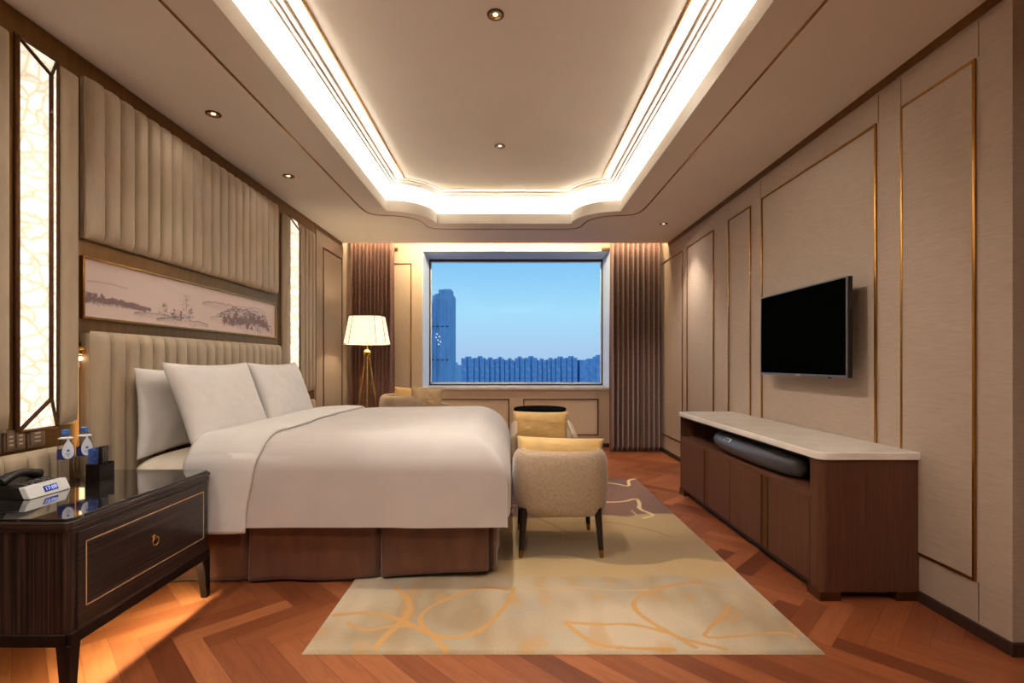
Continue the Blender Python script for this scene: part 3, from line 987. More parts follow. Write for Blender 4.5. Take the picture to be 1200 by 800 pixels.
# reading light on the pilaster
def reading_light(label, y):
    t = thing('reading_light', label, 'reading light', (XL + 0.012, y, 1.2))
    MB().box(XL + 0.012, XL + 0.018, y - 0.035, y + 0.035, 1.178, 1.302).build('wall_plate', M['darkbronze'], t, bevel=0.002)
    mb = MB()
    prof = [(0.001, 0.0), (0.018, 0.0), (0.024, 0.012), (0.02, 0.024), (0.012, 0.032), (0.001, 0.034)]
    X = Matrix.Translation((XL + 0.018, y, 1.262)) @ Matrix.Rotation(radians(90), 4, 'Y')
    mb.lathe(prof, (0, 0, 0), 20)
    mb.build('lamp_head', M['gold'], t, xf=X)
    mb = MB()
    mb.lathe([(0.001, 0), (0.009, 0.0), (0.011, 0.010), (0.008, 0.018), (0.001, 0.02)], (0, 0, 0), 16)
    mb.build('lens', M['readlight'], t, xf=Matrix.Translation((XL + 0.019, y, 1.222)) @ Matrix.Rotation(radians(90), 4, 'Y'))
reading_light('small round reading light on a dark plate beside the near end of the headboard', 2.487)

# switch plates above the nightstand
def switch(label, y0, y1, gang):
    t = thing('wall_switch', label, 'switch', (XL + 0.012, (y0 + y1) / 2, 0.81))
    MB().box(XL + 0.012, XL + 0.02, y0, y1, 0.815, 0.905).build('cover_plate', M['greyplate'], t, bevel=0.003)
    w = (y1 - y0 - 0.014) / gang
    for g in range(gang):
        a = y0 + 0.007 + g * w
        r = MB().box(XL + 0.02, XL + 0.0245, a + 0.002, a + w - 0.002, 0.825, 0.895).build('rocker', M['greyplate'], t, bevel=0.002)
        mb = MB()
        for k in range(3):
            mb.box(XL + 0.0245, XL + 0.0250, a + w * 0.3, a + w * 0.7, 0.840 + k * 0.018, 0.846 + k * 0.018)
        mb.build('printed_marks', M['palemark'], r, smooth=False)
switch('taupe wall switch plate at the left edge of the photo, half cut off', 2.035, 2.112, 1)
switch('taupe double wall switch under the onyx light, middle of three plates', 2.120, 2.218, 2)
switch('taupe wall switch plate nearest the bottles, rightmost of three plates', 2.226, 2.310, 1)

# ================================================================== BED
t = thing('bed', 'king size bed with brown satin skirt and cream mattress', 'bed', (-1.05, 3.55, 0))
BX0, BX1, BY0, BY1 = -2.08, -0.05, 2.70, 4.40
MB().box(BX0, BX1 - 0.06, BY0 + 0.05, BY1 - 0.05, 0.05, 0.36).build('bed_base', M['walnutdark'], t, bevel=0.01)
# mattress: rounded block with soft domed top
def rbox(mb, x0, x1, y0, y1, z0, z1, ex=6.0, ez=4.0, nu=64, nv=24, dome=0.0):
    cx_, cy_, cz_ = (x0 + x1) / 2, (y0 + y1) / 2, (z0 + z1) / 2
    a, b_, c = (x1 - x0) / 2, (y1 - y0) / 2, (z1 - z0) / 2
    def sp(v, e):
        return sgn(v) * abs(v) ** (2 / e)
    def fn(u, v):
        th = 2 * pi * u
        ph = -pi / 2 + pi * v
        ph = max(-pi / 2 + 1e-3, min(pi / 2 - 1e-3, ph))
        r = sp(cos(ph), ez)
        return (cx_ + a * r * sp(cos(th), ex), cy_ + b_ * r * sp(sin(th), ex), cz_ + c * sp(sin(ph), ez))
    return mb.grid(fn, nu, nv, True)
rbox(MB(), BX0 - 0.01, BX1, BY0 - 0.07, BY1 + 0.06, 0.34, 0.705, 12, 5.5, 120, 40).build('mattress', M['sheet'], t, ang=80)
# skirt with inverted pleats; the outline runs head-near -> foot -> head-far
def skirt_pts():
    pts = []
    n = 240
    r = 0.10
    segs = [((BX0 + 0.02, BY0 - 0.005), (BX1 - 0.02 - r, BY0 + 0.02))]
    def lerp(a, b_, k):
        return (a[0] + (b_[0] - a[0]) * k, a[1] + (b_[1] - a[1]) * k)
    for i in range(140):
        pts.append(lerp(segs[0][0], segs[0][1], i / 140) + (0, -1))
    cx_, cy_ = BX1 - 0.02 - r, BY0 + 0.02 + r
    for i in range(20):
        a = -pi / 2 + pi / 2 * i / 20
        pts.append((cx_ + r * cos(a), cy_ + r * sin(a), cos(a), sin(a)))
    for i in range(100):
        pts.append((BX1 - 0.02, cy_ + (BY1 - r - cy_) * i / 100, 1, 0))
    for i in range(20):
        a = pi / 2 * i / 20
        pts.append((cx_ + r * cos(a), BY1 - r + r * sin(a), cos(a), sin(a)))
    for i in range(101):
        pts.append((cx_ - (cx_ - BX0 - 0.02) * i / 100, BY1, 0, 1))
    return pts
sp_ = skirt_pts()
ns = len(sp_) - 1
mb = MB()
pleats = [-1.44, -0.72, -0.10]
def skf(u, v):
    i = min(ns, int(round(u * ns)))
    x, y, nx, ny = sp_[i]
    z = 0.34 * v + (0.016 if x < -0.9 else 0.016 + 0.035 * min(1, (x + 0.9) / 0.7)) * (1 - v)
    d = 0.012 * noise.noise(Vector((x * 5, y * 5, z * 2))) * (1.6 - v)
    d += 0.010 * sin(x * 19 + z * 5) * (1 - v) * noise.noise(Vector((x * 2, 3, 0)))
    if ny < -0.7:
        for p in pleats:
            k = (x - p) / 0.012
            d -= 0.045 * math.exp(-k * k)
            if 0 < x - p < 0.09:
                d += 0.010 * (1 - (x - p) / 0.09) * (1.5 - v)
    return (x + nx * d, y + ny * d, z)
mb.grid(skf, ns, 14)
o = mb.build('bed_skirt', M['satin'], t, ang=80, fix=False)
sm = o.modifiers.new('thickness', 'SOLIDIFY'); sm.thickness = 0.004

# duvet
TZ = 0.820
def drape(p, R):
    if p <= 0:
        return p, 0.0
    if p < pi * R / 2:
        return R * sin(p / R), R * (1 - cos(p / R))
    return R, R + (p - pi * R / 2)
def duvet_point(x, yy, lift=0.0, hemz=None):
    """x: unrolled position along the bed (0 = start of the foot roll), yy: unrolled position across"""
    RX, RY = 0.30, 0.20
    xe = 0.002 - RX                       # where the foot roll starts
    yn, yf = 2.612 + RY, 4.50 - RY
    p = x - xe
    q = (yn - yy) if yy < yn else (yy - yf if yy > yf else -min(yy - yn, yf - yy))
    sy = -1 if yy < (yn + yf) / 2 else 1
    bx = min(x, xe)
    by = min(max(yy, yn), yf)
    pp, qq = max(p, 0), max(q, 0)
    if pp > 0 and qq > 0:
        ox, d1 = drape(pp, RX)
        oy, d2 = drape(qq, RY)
        dz = (d1 ** 5 + d2 ** 5) ** 0.2
        # gathered cloth at the corner rounds off a little
        c1, c2 = ox / RX, oy / RY
        sh = 0.05 * (c1 * c2) ** 4
        ox *= 1 - sh; oy *= 1 - sh
    elif pp > 0:
        ox, dz = drape(pp, RX); oy = 0
    else:
        oy, dz = drape(qq, RY); ox = 0
    X = bx + ox
    Y = by + sy * oy
    Z = TZ - dz
    # softness: broad dimples and vertical swags on the hanging sides
    if dz < 0.12:
        Z += 0.010 * noise.noise(Vector((X * 2.2, Y * 2.2, 1.3)))
        Z -= 0.03 * max(0, (-1.1 - X) / 0.6) * 1.0
    hang = max(0, min(1, (dz - 0.1) / 0.35))
    wv = 0.012 * noise.noise(Vector((X * 4.0 + Y * 4.0, 7.7, Z * 0.8)))
    if qq > 0:
        Y += sy * (wv * hang + lift)
    if pp > 0:
        X += (wv * 0.6 * hang + lift * 0.5) * (0.2 if qq > 0 else 1)
    Z += lift * (1 - hang)
    return (X, Y, Z)
DX0 = -1.70
def dv(u, v):
    x = DX0 + (0.012 - 0.30 + 0.60 - DX0) * u
    y = (2.825 - 0.618) + (4.30 + 0.618 - (2.825 - 0.618)) * v
    return duvet_point(x, y)
duvet = thing('duvet', 'white ribbed duvet covering the bed, its head end turned back', 'duvet', (-0.85, 3.55, 0.7))
o = MB().grid(dv, 130, 150).build('duvet_cover', M['duvet'], duvet, ang=80, fix=False)
def dfold(u, v):
    y = (2.825 - 0.64) + (4.30 + 0.64 - (2.825 - 0.64)) * v
    side = min(1, max(0, (2.9 - y) / 0.6))
    far = -0.10 * side
    x0 = DX0 - 0.015
    x1 = -1.30 + far + 0.015 * sin(y * 3)
    x = x0 + (x1 - x0) * u
    lift = 0.004 + 0.014 * sin(pi * u) ** 0.5 if 0 < u < 1 else 0.003
    return duvet_point(x, y, lift)
o = MB().grid(dfold, 30, 150).build('turned_back_fold', M['linen'], duvet, ang=80, fix=False)
sm = o.modifiers.new('thickness', 'SOLIDIFY'); sm.thickness = 0.012; sm.offset = 1

# pillows
def pillow_mesh(w, h, t, pinch=0.06, seed=0, nu=36, nv=26, flange=0.0):
    """flat in the local x (width) / z (height) plane, thickness along y"""
    mb = MB()
    for side in (1, -1):
        def fn(u, v, side=side):
            a, b_ = 2 * u - 1, 2 * v - 1
            k = (1 - abs(a) ** 2.6) * (1 - abs(b_) ** 2.6)
            th = t / 2 * max(k, 0) ** 0.42
            th *= 1 + 0.10 * noise.noise(Vector((a * 2 + seed, b_ * 2, side)))
            # wrinkles running from corners
            th += 0.006 * noise.noise(Vector((a * 5 + seed, b_ * 9, side * 2))) * (max(k, 0) ** 0.3)
            x = w / 2 * a * (1 - pinch * (1 - b_ * b_))
            z = h / 2 * b_ * (1 - pinch * (1 - a * a))
            return (x, side * th, z + h / 2)
        mb.grid(fn, nu, nv)
    return mb
def pillow(name, label, cat, w, h, t, loc, rot, m, group=None, seed=0, pinch=0.06):
    mb = pillow_mesh(w, h, t, pinch, seed)
    o = mb.build(name, m, None, ang=80)
    bmm = bmesh.new(); bmm.from_mesh(o.data)
    bmesh.ops.remove_doubles(bmm, verts=bmm.verts, dist=0.0008)
    bmesh.ops.recalc_face_normals(bmm, faces=bmm.faces)
    bmm.to_mesh(o.data); bmm.free()
    o.location = loc
    o.rotation_euler = rot
    return tag(o, label, cat, group)
# pillow local y is its thickness; turn so that the width runs along world Y, then lean back on the headboard
def bed_pillow(label, y, x_bottom, z, lean, w, h, t, seed, yaw=0):
    # local frame: width x, height z.  rotate 90 deg about Z (width along Y), lean about Y
    R = Matrix.Rotation(radians(yaw), 4, 'Z') @ Matrix.Rotation(radians(-lean), 4, 'Y') @ Matrix.Rotation(radians(90), 4, 'Z')
    o = pillow('pillow', label, 'pillow', w, h, t, (x_bottom, y, z), R.to_euler(), M['linen'], None, seed, 0.09)
    return o
bed_pillow('white pillow upright against the headboard, behind the nearer front pillow', 3.06, -2.01, 0.674, 1.5, 0.80, 0.50, 0.12, 3)
bed_pillow('white pillow at the back of the far side of the bed, mostly hidden', 3.98, -2.01, 0.674, 1.5, 0.80, 0.50, 0.12, 4)
bed_pillow('big white pillow leaning in front on the near side of the bed', 3.115, -1.725, 0.735, 20, 0.86, 0.50, 0.16, 5)
bed_pillow('big white pillow leaning in front on the far side of the bed', 3.955, -1.725, 0.735, 20, 0.82, 0.50, 0.16, 6)

# ================================================================== NIGHTSTAND
def nightstand(label, loc, mirror=False):
    X0, X1, Y0, Y1 = -0.535, 0.0, 0.0, 0.83      # local, front face at x = 0
    t = thing('nightstand', label, 'nightstand', (0, 0, 0))
    def oct_(x0, x1, y0, y1, c):
        return [(x0, y0), (x1 - c, y0), (x1, y0 + c), (x1, y1 - c), (x1 - c, y1), (x0, y1)]
    MB().prism(oct_(X0, X1 - 0.012, Y0 + 0.012, Y1 - 0.012, 0.012), 0.242, 0.605).build('body', M['macassar_v'], t, bevel=0.002)
    MB().box(X1 - 0.020, X1 - 0.004, Y0 + 0.012, Y1 - 0.012, 0.200, 0.243).box(X0, X1 - 0.02, Y0 + 0.004, Y0 + 0.020, 0.200, 0.243).box(X0, X1 - 0.02, Y1 - 0.020, Y1 - 0.004, 0.200, 0.243).box(X0, X0 + 0.016, Y0 + 0.02, Y1 - 0.02, 0.200, 0.243).build('bottom_rail', M['darkwood'], t, bevel=0.003)
    MB().prism(oct_(X0, X1 - 0.004, Y0 + 0.004, Y1 - 0.004, 0.014), 0.603, 0.622).prism(oct_(X0, X1, Y0, Y1, 0.016), 0.622, 0.640).build('top_moulding', M['macassar_h'], t, bevel=0.004)
    MB().prism(oct_(X0 + 0.004, X1 - 0.010, Y0 + 0.010, Y1 - 0.010, 0.012), 0.640, 0.650).build('marble_top', M['marble'], t, bevel=0.003)
    d = MB().box(X1 - 0.012, X1 - 0.004, Y0 + 0.04, Y1 - 0.035, 0.245, 0.592).build('drawer', M['macassar_h'], t, bevel=0.002)
    mb = MB()
    a0, a1, z0, z1, w = Y0 + 0.072, Y1 - 0.065, 0.315, 0.552, 0.004
    for (p, q, r, s_) in ((a0, a0 + w, z0, z1), (a1 - w, a1, z0, z1), (a0, a1, z1 - w, z1), (a0, a1, z0, z0 + w)):
        mb.box(X1 - 0.0045, X1 - 0.002, p, q, r, s_)
    mb.build('brass_inlay', M['inlay'], d, smooth=False)
    yk = (Y0 + Y1) / 2
    mb = MB()
    mb.lathe([(0.001, 0), (0.011, 0.0), (0.011, 0.004), (0.005, 0.008), (0.005, 0.016), (0.001, 0.017)], (0, 0, 0), 16)
    kb = mb.build('ring_pull', M['gold'], d, xf=Matrix.Translation((X1 - 0.004, yk, 0.444)) @ Matrix.Rotation(radians(90), 4, 'Y'))
    R = 0.017
    MB2 = MB().tube([(X1 + 0.006, yk + R * sin(a), 0.444 - R + R * cos(a)) for a in [2 * pi * i / 24 for i in range(24)]], 0.0028, 8, True)
    me2 = MB2
    me2.build('ring_pull', M['gold'], d)
    for lx, ly, sx, sy in ((X1 - 0.006, Y0 + 0.006, -1, 1), (X1 - 0.006, Y1 - 0.006, -1, -1), (X0 + 0.004, Y0 + 0.006, 1, 1), (X0 + 0.004, Y1 - 0.006, 1, -1)):
        T, B_ = 0.048, 0.030
        def sq(s_, z):
            return [(lx, ly, z), (lx + sx * s_, ly, z), (lx + sx * s_, ly + sy * s_, z), (lx, ly + sy * s_, z)]
        MB().hexa(sq(B_, 0.0), sq(T, 0.202)).build('leg', M['darkwood'], t, bevel=0.002)
    t.location = loc
    return t
nightstand('dark veneered nightstand with black marble top, in the left foreground beside the bed', (-1.544, 1.732, 0))

# ================================================================== THINGS ON THE NIGHTSTAND
NZ = 0.6505
t = thing('telephone', 'black telephone with white front edge and blue clock on nightstand', 'telephone', (-1.99, 2.07, NZ))
x0, x1, y0, y1 = -2.105, -1.925, 1.985, 2.17
# black base: wedge
mb = MB()
mb.hexa([(x0, y0, NZ), (x1 - 0.022, y0, NZ), (x1 - 0.022, y1, NZ), (x0, y1, NZ)],
        [(x0, y0, NZ + 0.058), (x1 - 0.045, y0, NZ + 0.046), (x1 - 0.045, y1, NZ + 0.046), (x0, y1, NZ + 0.058)])
mb.build('phone_base', M['black'], t, bevel=0.004)
mb = MB()
mb.hexa([(x1 - 0.030, y0, NZ), (x1, y0, NZ), (x1, y1, NZ), (x1 - 0.030, y1, NZ)],
        [(x1 - 0.050, y0, NZ + 0.048), (x1 - 0.022, y0, NZ + 0.048), (x1 - 0.022, y1, NZ + 0.048), (x1 - 0.050, y1, NZ + 0.048)])
fr = mb.build('front_panel', M['whiteplastic'], t, bevel=0.004, seg=3)
tilt = atan2(0.022, 0.048)
def on_front(yc, h, out=0.0008):
    zc = NZ + h
    xx = x1 - 0.022 * (h / 0.048)
    return Matrix.Translation((xx + out, yc, zc)) @ Matrix.Rotation(-tilt, 4, 'Y')
mb = MB().box(-0.0006, 0.0012, -0.030, 0.030, -0.013, 0.013)
dp = mb.build('clock_display', M['display'], fr, smooth=False, xf=on_front(2.085, 0.025))
cu = bpy.data.curves.new('digits_text', 'FONT')
cu.body = '17:09'
cu.size = 0.024
cu.align_x = 'CENTER'
cu.align_y = 'CENTER'
to = bpy.data.objects.new('digits_text', cu)
COL.objects.link(to)
bpy.context.view_layer.update()
dg = bpy.context.evaluated_depsgraph_get()
tm = bpy.data.meshes.new_from_object(to.evaluated_get(dg))
bpy.data.objects.remove(to)
X = on_front(2.085, 0.025, 0.0024) @ Matrix.Rotation(radians(90), 4, 'Z') @ Matrix.Rotation(radians(90), 4, 'X')
off = wloc(dp)
for v in tm.vertices:
    v.co = (X @ v.co) - off
tm.materials.clear()
tm.materials.append(M['digits'])
tx = bpy.data.objects.new('clock_digits', tm)
COL.objects.link(tx)
tx.parent = dp
# handset: arched bar lying along the wall side
pts = []
for i in range(17):
    a = i / 16
    pts.append((x0 + 0.045, y0 + 0.010 + (y1 - y0 - 0.02) * a, NZ + 0.064 + 0.022 * sin(pi * a)))
mb = MB().tube(pts, [0.024 - 0.008 * sin(pi * i / 16) for i in range(17)], 14)
mb.build('handset', M['black'], t, ang=60)
mb = MB()
for i in range(5):
    for j in range(3):
        mb.box(x0 + 0.085 + j * 0.015, x0 + 0.096 + j * 0.015, y0 + 0.03 + i * 0.026, y0 + 0.047 + i * 0.026, NZ + 0.049 - j * 0.001, NZ + 0.056 - j * 0.001)
kp = mb.build('keypad', M['greymetal'], t, bevel=0.001)

def bottle(label, x, y, rot):
    t = thing('water_bottle', label, 'bottle', (0, 0, 0), 'water bottles on the nightstand')
    r = 0.031
    prof = [(0.001, 0.003), (0.024, 0.0), (r, 0.006)]
    for k in range(7):
        z = 0.014 + k * 0.012
        prof += [(r - 0.0015, z), (r, z + 0.006)]
    prof += [(r, 0.105), (r, 0.150), (0.029, 0.165), (0.022, 0.190), (0.014, 0.206), (0.0125, 0.218), (0.001, 0.219)]
    MB().lathe(prof, (0, 0, 0), 28, cap=False).build('bottle_body', M['bottle'], t, ang=60)
    MB().lathe([(r + 0.0006, 0.108), (r + 0.0006, 0.150)], (0, 0, 0), 28, cap=False).build('bottle_label', M['bluelabel'], t, ang=60)
    MB().lathe([(0.001, 0.219), (0.0145, 0.219), (0.0150, 0.222), (0.0150, 0.240), (0.013, 0.242), (0.001, 0.2425)], (0, 0, 0), 24).build('bottle_cap', M['bluecap'], t, bevel=0.0006)
    # teardrop neck tag: a collar and a hanging drop, turned to the room
    MB().lathe([(0.0155, 0.206), (0.027, 0.200), (0.028, 0.203), (0.0155, 0.209)], (0, 0, 0), 24, cap=False).build('tag_collar', M['whitecard'], t)
    pts = []
    for i in range(28):
        a = 2 * pi * i / 28
        w_ = 0.026 * sin(a) * (1 - 0.38 * (1 + cos(a)) / 2 - 0.25 * max(0, cos(a)) ** 3)
        z = 0.152 + 0.042 * cos(a) + (0.014 if cos(a) > 0.95 else 0)
        pts.append((w_, z))
    Xr = Matrix.Rotation(rot, 4, 'Z')
    mb = MB()
    n = len(pts)
    mb.add([(0.0345, p[0], p[1]) for p in pts] + [(0.0352, p[0], p[1]) for p in pts],
           [tuple(range(n))[::-1], tuple(range(n, 2 * n))] + [(i, (i + 1) % n, n + (i + 1) % n, n + i) for i in range(n)])
    tg = mb.build('neck_tag', M['whitecard'], t, xf=Xr, smooth=False)
    mb = MB()
    mb.lathe([(0.001, 0.0), (0.006, 0.0), (0.006, 0.0004), (0.001, 0.0004)], (0, 0, 0), 16)
    ik = mb.build('tag_print', M['tagink'], tg, xf=Xr @ Matrix.Translation((0.0352, 0, 0.148)) @ Matrix.Rotation(radians(90), 4, 'Y'))
    mb = MB()
    for k in range(3):
        mb.box(0.0352, 0.0356, -0.010 + 0.003 * k, 0.010 - 0.003 * k, 0.134 - k * 0.006, 0.136 - k * 0.006)
    mb.build('tag_print', M['tagink'], tg, xf=Xr, smooth=False)
    t.location = (x, y, NZ)
    return t
bottle('clear water bottle with blue cap and white neck tag, nearer the telephone', -2.052, 2.285, radians(-35))
bottle('clear water bottle with blue cap, behind the dark card holder', -2.040, 2.372, radians(-35))

# card holder with remote
t = thing('card_holder', 'dark leatherette card holder box standing on the nightstand', 'holder', (-1.93, 2.33, NZ))
hx0, hx1, hy0, hy1 = -1.965, -1.900, 2.29, 2.375
th = 0.004
# side walls with scooped top
def scoop(y): return NZ + 0.080 - 0.014 * sin(pi * (y - hy0) / (hy1 - hy0))
poly = [(hy0, NZ), (hy1, NZ)] + [(hy1 - (hy1 - hy0) * i / 10, scoop(hy1 - (hy1 - hy0) * i / 10)) for i in range(11)]
mb = MB()
mb.prism_axis(poly, hx0, hx0 + th, 'x')
mb.prism_axis(poly, hx1 - th, hx1, 'x')
mb.box(hx0 + th, hx1 - th, hy0, hy0 + th, NZ, NZ + 0.080)
mb.box(hx0 + th, hx1 - th, hy1 - th, hy1, NZ, NZ + 0.080)
mb.box(hx0 + th, hx1 - th, hy0 + th, hy1 - th, NZ, NZ + 0.004)
mb.box(hx0 + 0.030, hx0 + 0.033, hy0 + th, hy1 - th, NZ + 0.004, NZ + 0.066)
mb.build('holder_box', M['darkwood'], t, smooth=False)
for k in range(2):
    o = MB().box(hx0 + 0.006 + 0.006 * k, hx0 + 0.008 + 0.006 * k, hy0 + 0.006 + 0.002 * k, hy0 + 0.060, NZ + 0.005, NZ + 0.150 - 0.004 * k).build('card', M['bluecard'], None, smooth=False)
    tag(o, ('blue printed card standing at the back of the dark holder', 'blue printed card in the holder, in front of the taller card')[k], 'card')
t = thing('remote_control', 'black remote control standing in the dark card holder', 'remote control', (hx0 + 0.045, 2.34, NZ + 0.005))
MB().box(hx0 + 0.036, hx0 + 0.054, 2.315, 2.358, NZ + 0.005, NZ + 0.158).build('remote_body', M['black'], t, bevel=0.004)
mb = MB()
for i in range(6):
    for j in range(3):
        mb.box(hx0 + 0.054, hx0 + 0.0555, 2.320 + j * 0.012, 2.328 + j * 0.012, NZ + 0.086 + i * 0.011, NZ + 0.093 + i * 0.011)
mb.build('button', M['greymetal'], t, smooth=False)

# ================================================================== MEDIA CABINET
t = thing('media_cabinet', 'low walnut media cabinet with cream stone top under the television', 'cabinet', (1.80, 3.53, 0))
CX0, CX1, CY0_, CY1_ = 1.56, XR - 0.004, 2.49, 4.57
def rrect(x0, x1, y0, y1, r, k=8, all4=False):
    pts = []
    # x0 side (front) corners rounded
    for i in range(k + 1):
        a = pi + (pi / 2) * i / k
        pts.append((x0 + r + r * cos(a), y0 + r + r * sin(a)))
    pts += [(x1, y0), (x1, y1)]
    for i in range(k + 1):
        a = pi / 2 + (pi / 2) * i / k
        pts.append((x0 + r + r * cos(a), y1 - r + r * sin(a)))
    return pts
R_ = 0.035
# end panels with a rounded front edge
def endp(ya, yb, near):
    k = 8
    if near:
        pts = [(CX0 + R_ + R_ * cos(pi + pi / 2 * i / k), ya + R_ + R_ * sin(pi + pi / 2 * i / k)) for i in range(k + 1)] + [(CX1, ya), (CX1, yb), (CX0, yb)]
    else:
        pts = [(CX0, ya), (CX1, ya), (CX1, yb)] + [(CX0 + R_ + R_ * cos(pi / 2 + pi / 2 * i / k), yb - R_ + R_ * sin(pi / 2 + pi / 2 * i / k)) for i in range(k + 1)]
    return pts
MB().prism(endp(CY0_, CY0_ + 0.085, True), 0.048, 0.712).build('side_panel', M['walnut'], t, ang=50)
MB().prism(endp(CY1_ - 0.04, CY1_, False), 0.048, 0.712).build('side_panel', M['walnut'], t, ang=50)
MB().box(CX1 - 0.012, CX1, CY0_ + 0.085, CY1_ - 0.04, 0.048, 0.712).build('back_panel', M['walnutdark'], t, smooth=False)
MB().box(CX0 + 0.004, CX1 - 0.012, CY0_ + 0.085, CY1_ - 0.04, 0.505, 0.528).build('shelf', M['walnut'], t, bevel=0.001)
MB().box(CX0 + 0.006, CX1 - 0.012, CY0_ + 0.085, CY1_ - 0.04, 0.048, 0.066).build('bottom_panel', M['walnutdark'], t, bevel=0.001)
MB().box(CX0 + 0.01, CX1 - 0.012, CY0_ + 0.085, CY1_ - 0.04, 0.700, 0.712).build('top_panel', M['walnutdark'], t, smooth=False)
MB().prism(rrect(CX0 - 0.012, XR - 0.002, CY0_ - 0.014, CY1_ + 0.012, 0.05), 0.712, 0.750).build('stone_top', M['cream_stone'], t, bevel=0.005, seg=3)
# doors and bronze uprights
yc = [(3.99, 4.525), (3.52, 3.928), (3.085, 3.516), (2.582, 2.998)]
for a, b_ in yc:
    MB().box(CX0, CX0 + 0.018, a + 0.002, b_ - 0.002, 0.068, 0.503).build('door', M['walnut'], t, bevel=0.002)
for a, b_ in ((3.935, 3.985), (3.003, 3.080)):
    MB().box(CX0 + 0.004, CX0 + 0.016, a + 0.012, b_ - 0.012, 0.068, 0.503).build('upright_strip', M['bronze'], t, bevel=0.001)
    MB().box(CX0 + 0.016, CX0 + 0.3, a, b_, 0.066, 0.505).build('divider', M['walnutdark'], t, smooth=False)
# recessed plinth and bronze feet
MB().box(CX0 + 0.05, CX1 - 0.05, CY0_ + 0.06, CY1_ - 0.06, 0.0, 0.048).build('plinth', M['black'], t, smooth=False)
def foot(x0, x1, y0, y1):
    MB().box(x0, x1, y0, y1, 0.0, 0.049).build('foot', M['darkbronze'], t, bevel=0.002)
foot(CX0, CX0 + 0.105, CY0_, CY0_ + 0.115)
foot(CX1 - 0.11, CX1, CY0_, CY0_ + 0.115)
foot(CX0, CX0 + 0.105, CY1_ - 0.115, CY1_)
foot(CX1 - 0.11, CX1, CY1_ - 0.115, CY1_)

# soundbar: bowed, torpedo-shaped
t = thing('soundbar', 'long bowed dark grey speaker lying in the open shelf of cabinet', 'speaker', (1.66, 3.38, 0.528))
SY0, SY1 = 2.80, 3.965
def sbf(u, v):
    a = 2 * v - 1
    prof = (1 - abs(a) ** 14) ** 0.5 if abs(a) < 1 else 0.0
    y = (SY0 + SY1) / 2 + (SY1 - SY0) / 2 * a
    bow = 0.085 * (1 - a * a)
    xc = 1.675 - bow * 0.4
    th = 2 * pi * u
    rx = 0.066 + 0.030 * (1 - a * a)
    rz = 0.071
    return (xc + rx * max(prof, 0.02) * cos(th), y, 0.6015 + rz * max(prof, 0.02) * sin(th))
mb = MB().grid(sbf, 32, 60, True)
n0 = len(mb.v)
mb.f.append(tuple(range(32)))
mb.f.append(tuple(range(n0 - 32, n0)))
mb.build('speaker_grille', M['speaker'], t, ang=60)
MB().box(1.66, 1.74, 3.10, 3.66, 0.528, 0.542).build('stand', M['black'], t, bevel=0.003)
# badge on the front: a pale plate with two dark wedge-shaped marks
Xb = Matrix.Translation((1.5675, 3.566, 0.6435)) @ Matrix.Rotation(radians(42), 4, 'Y')
bp_ = MB().box(-0.004, 0.0, -0.045, 0.045, -0.014, 0.014).build('badge', M['whiteplastic'], t, bevel=0.001, xf=Xb)
mb = MB()
for c0 in (-0.022, 0.004, 0.026):
    mb.prism_axis([(c0 - 0.013, 0.008), (c0, -0.018), (c0 + 0.013, 0.008)], -0.006, -0.003, 'x')
mb.build('badge_mark', M['black'], bp_, smooth=False, xf=Xb)

# ================================================================== TELEVISION
t = thing('television', 'flat black television mounted on the right-hand wall above the cabinet', 'television', (XR, 3.335, 1.4))
TX0, TX1 = 1.935, 1.970
ty0, ty1, tz0, tz1 = 2.845, 3.83, 1.112, 1.702
MB().box(TX0 + 0.004, TX1, ty0, ty1, tz0, tz1).build('tv_housing', M['black'], t, bevel=0.004)
mb = MB()
w = 0.012
for (p, q, r, s_) in ((ty0, ty0 + 0.010, tz0, tz1), (ty1 - 0.008, ty1, tz0, tz1), (ty0 + 0.010, ty1 - 0.008, tz1 - 0.009, tz1), (ty0 + 0.010, ty1 - 0.008, tz0, tz0 + 0.015)):
    mb.box(TX0, TX0 + 0.014, p, q, r, s_)
mb.build('bezel', M['greymetal'], t, bevel=0.0015)
MB().box(TX0 + 0.003, TX0 + 0.006, ty0 + 0.010, ty1 - 0.008, tz0 + 0.015, tz1 - 0.009).build('screen', M['screen'], t, smooth=False)
MB().box(TX1, XR, 3.15, 3.52, 1.25, 1.55).build('wall_bracket', M['black'], t, bevel=0.004)
MB().box(TX0 + 0.002, TX0 + 0.012, 3.00, 3.02, tz0 - 0.007, tz0).build('sensor', M['black'], t, smooth=False)
MB().box(TX0 - 0.0008, TX0, 3.30, 3.36, tz0 + 0.005, tz0 + 0.010).build('maker_mark', M['palemark'], t, smooth=False)

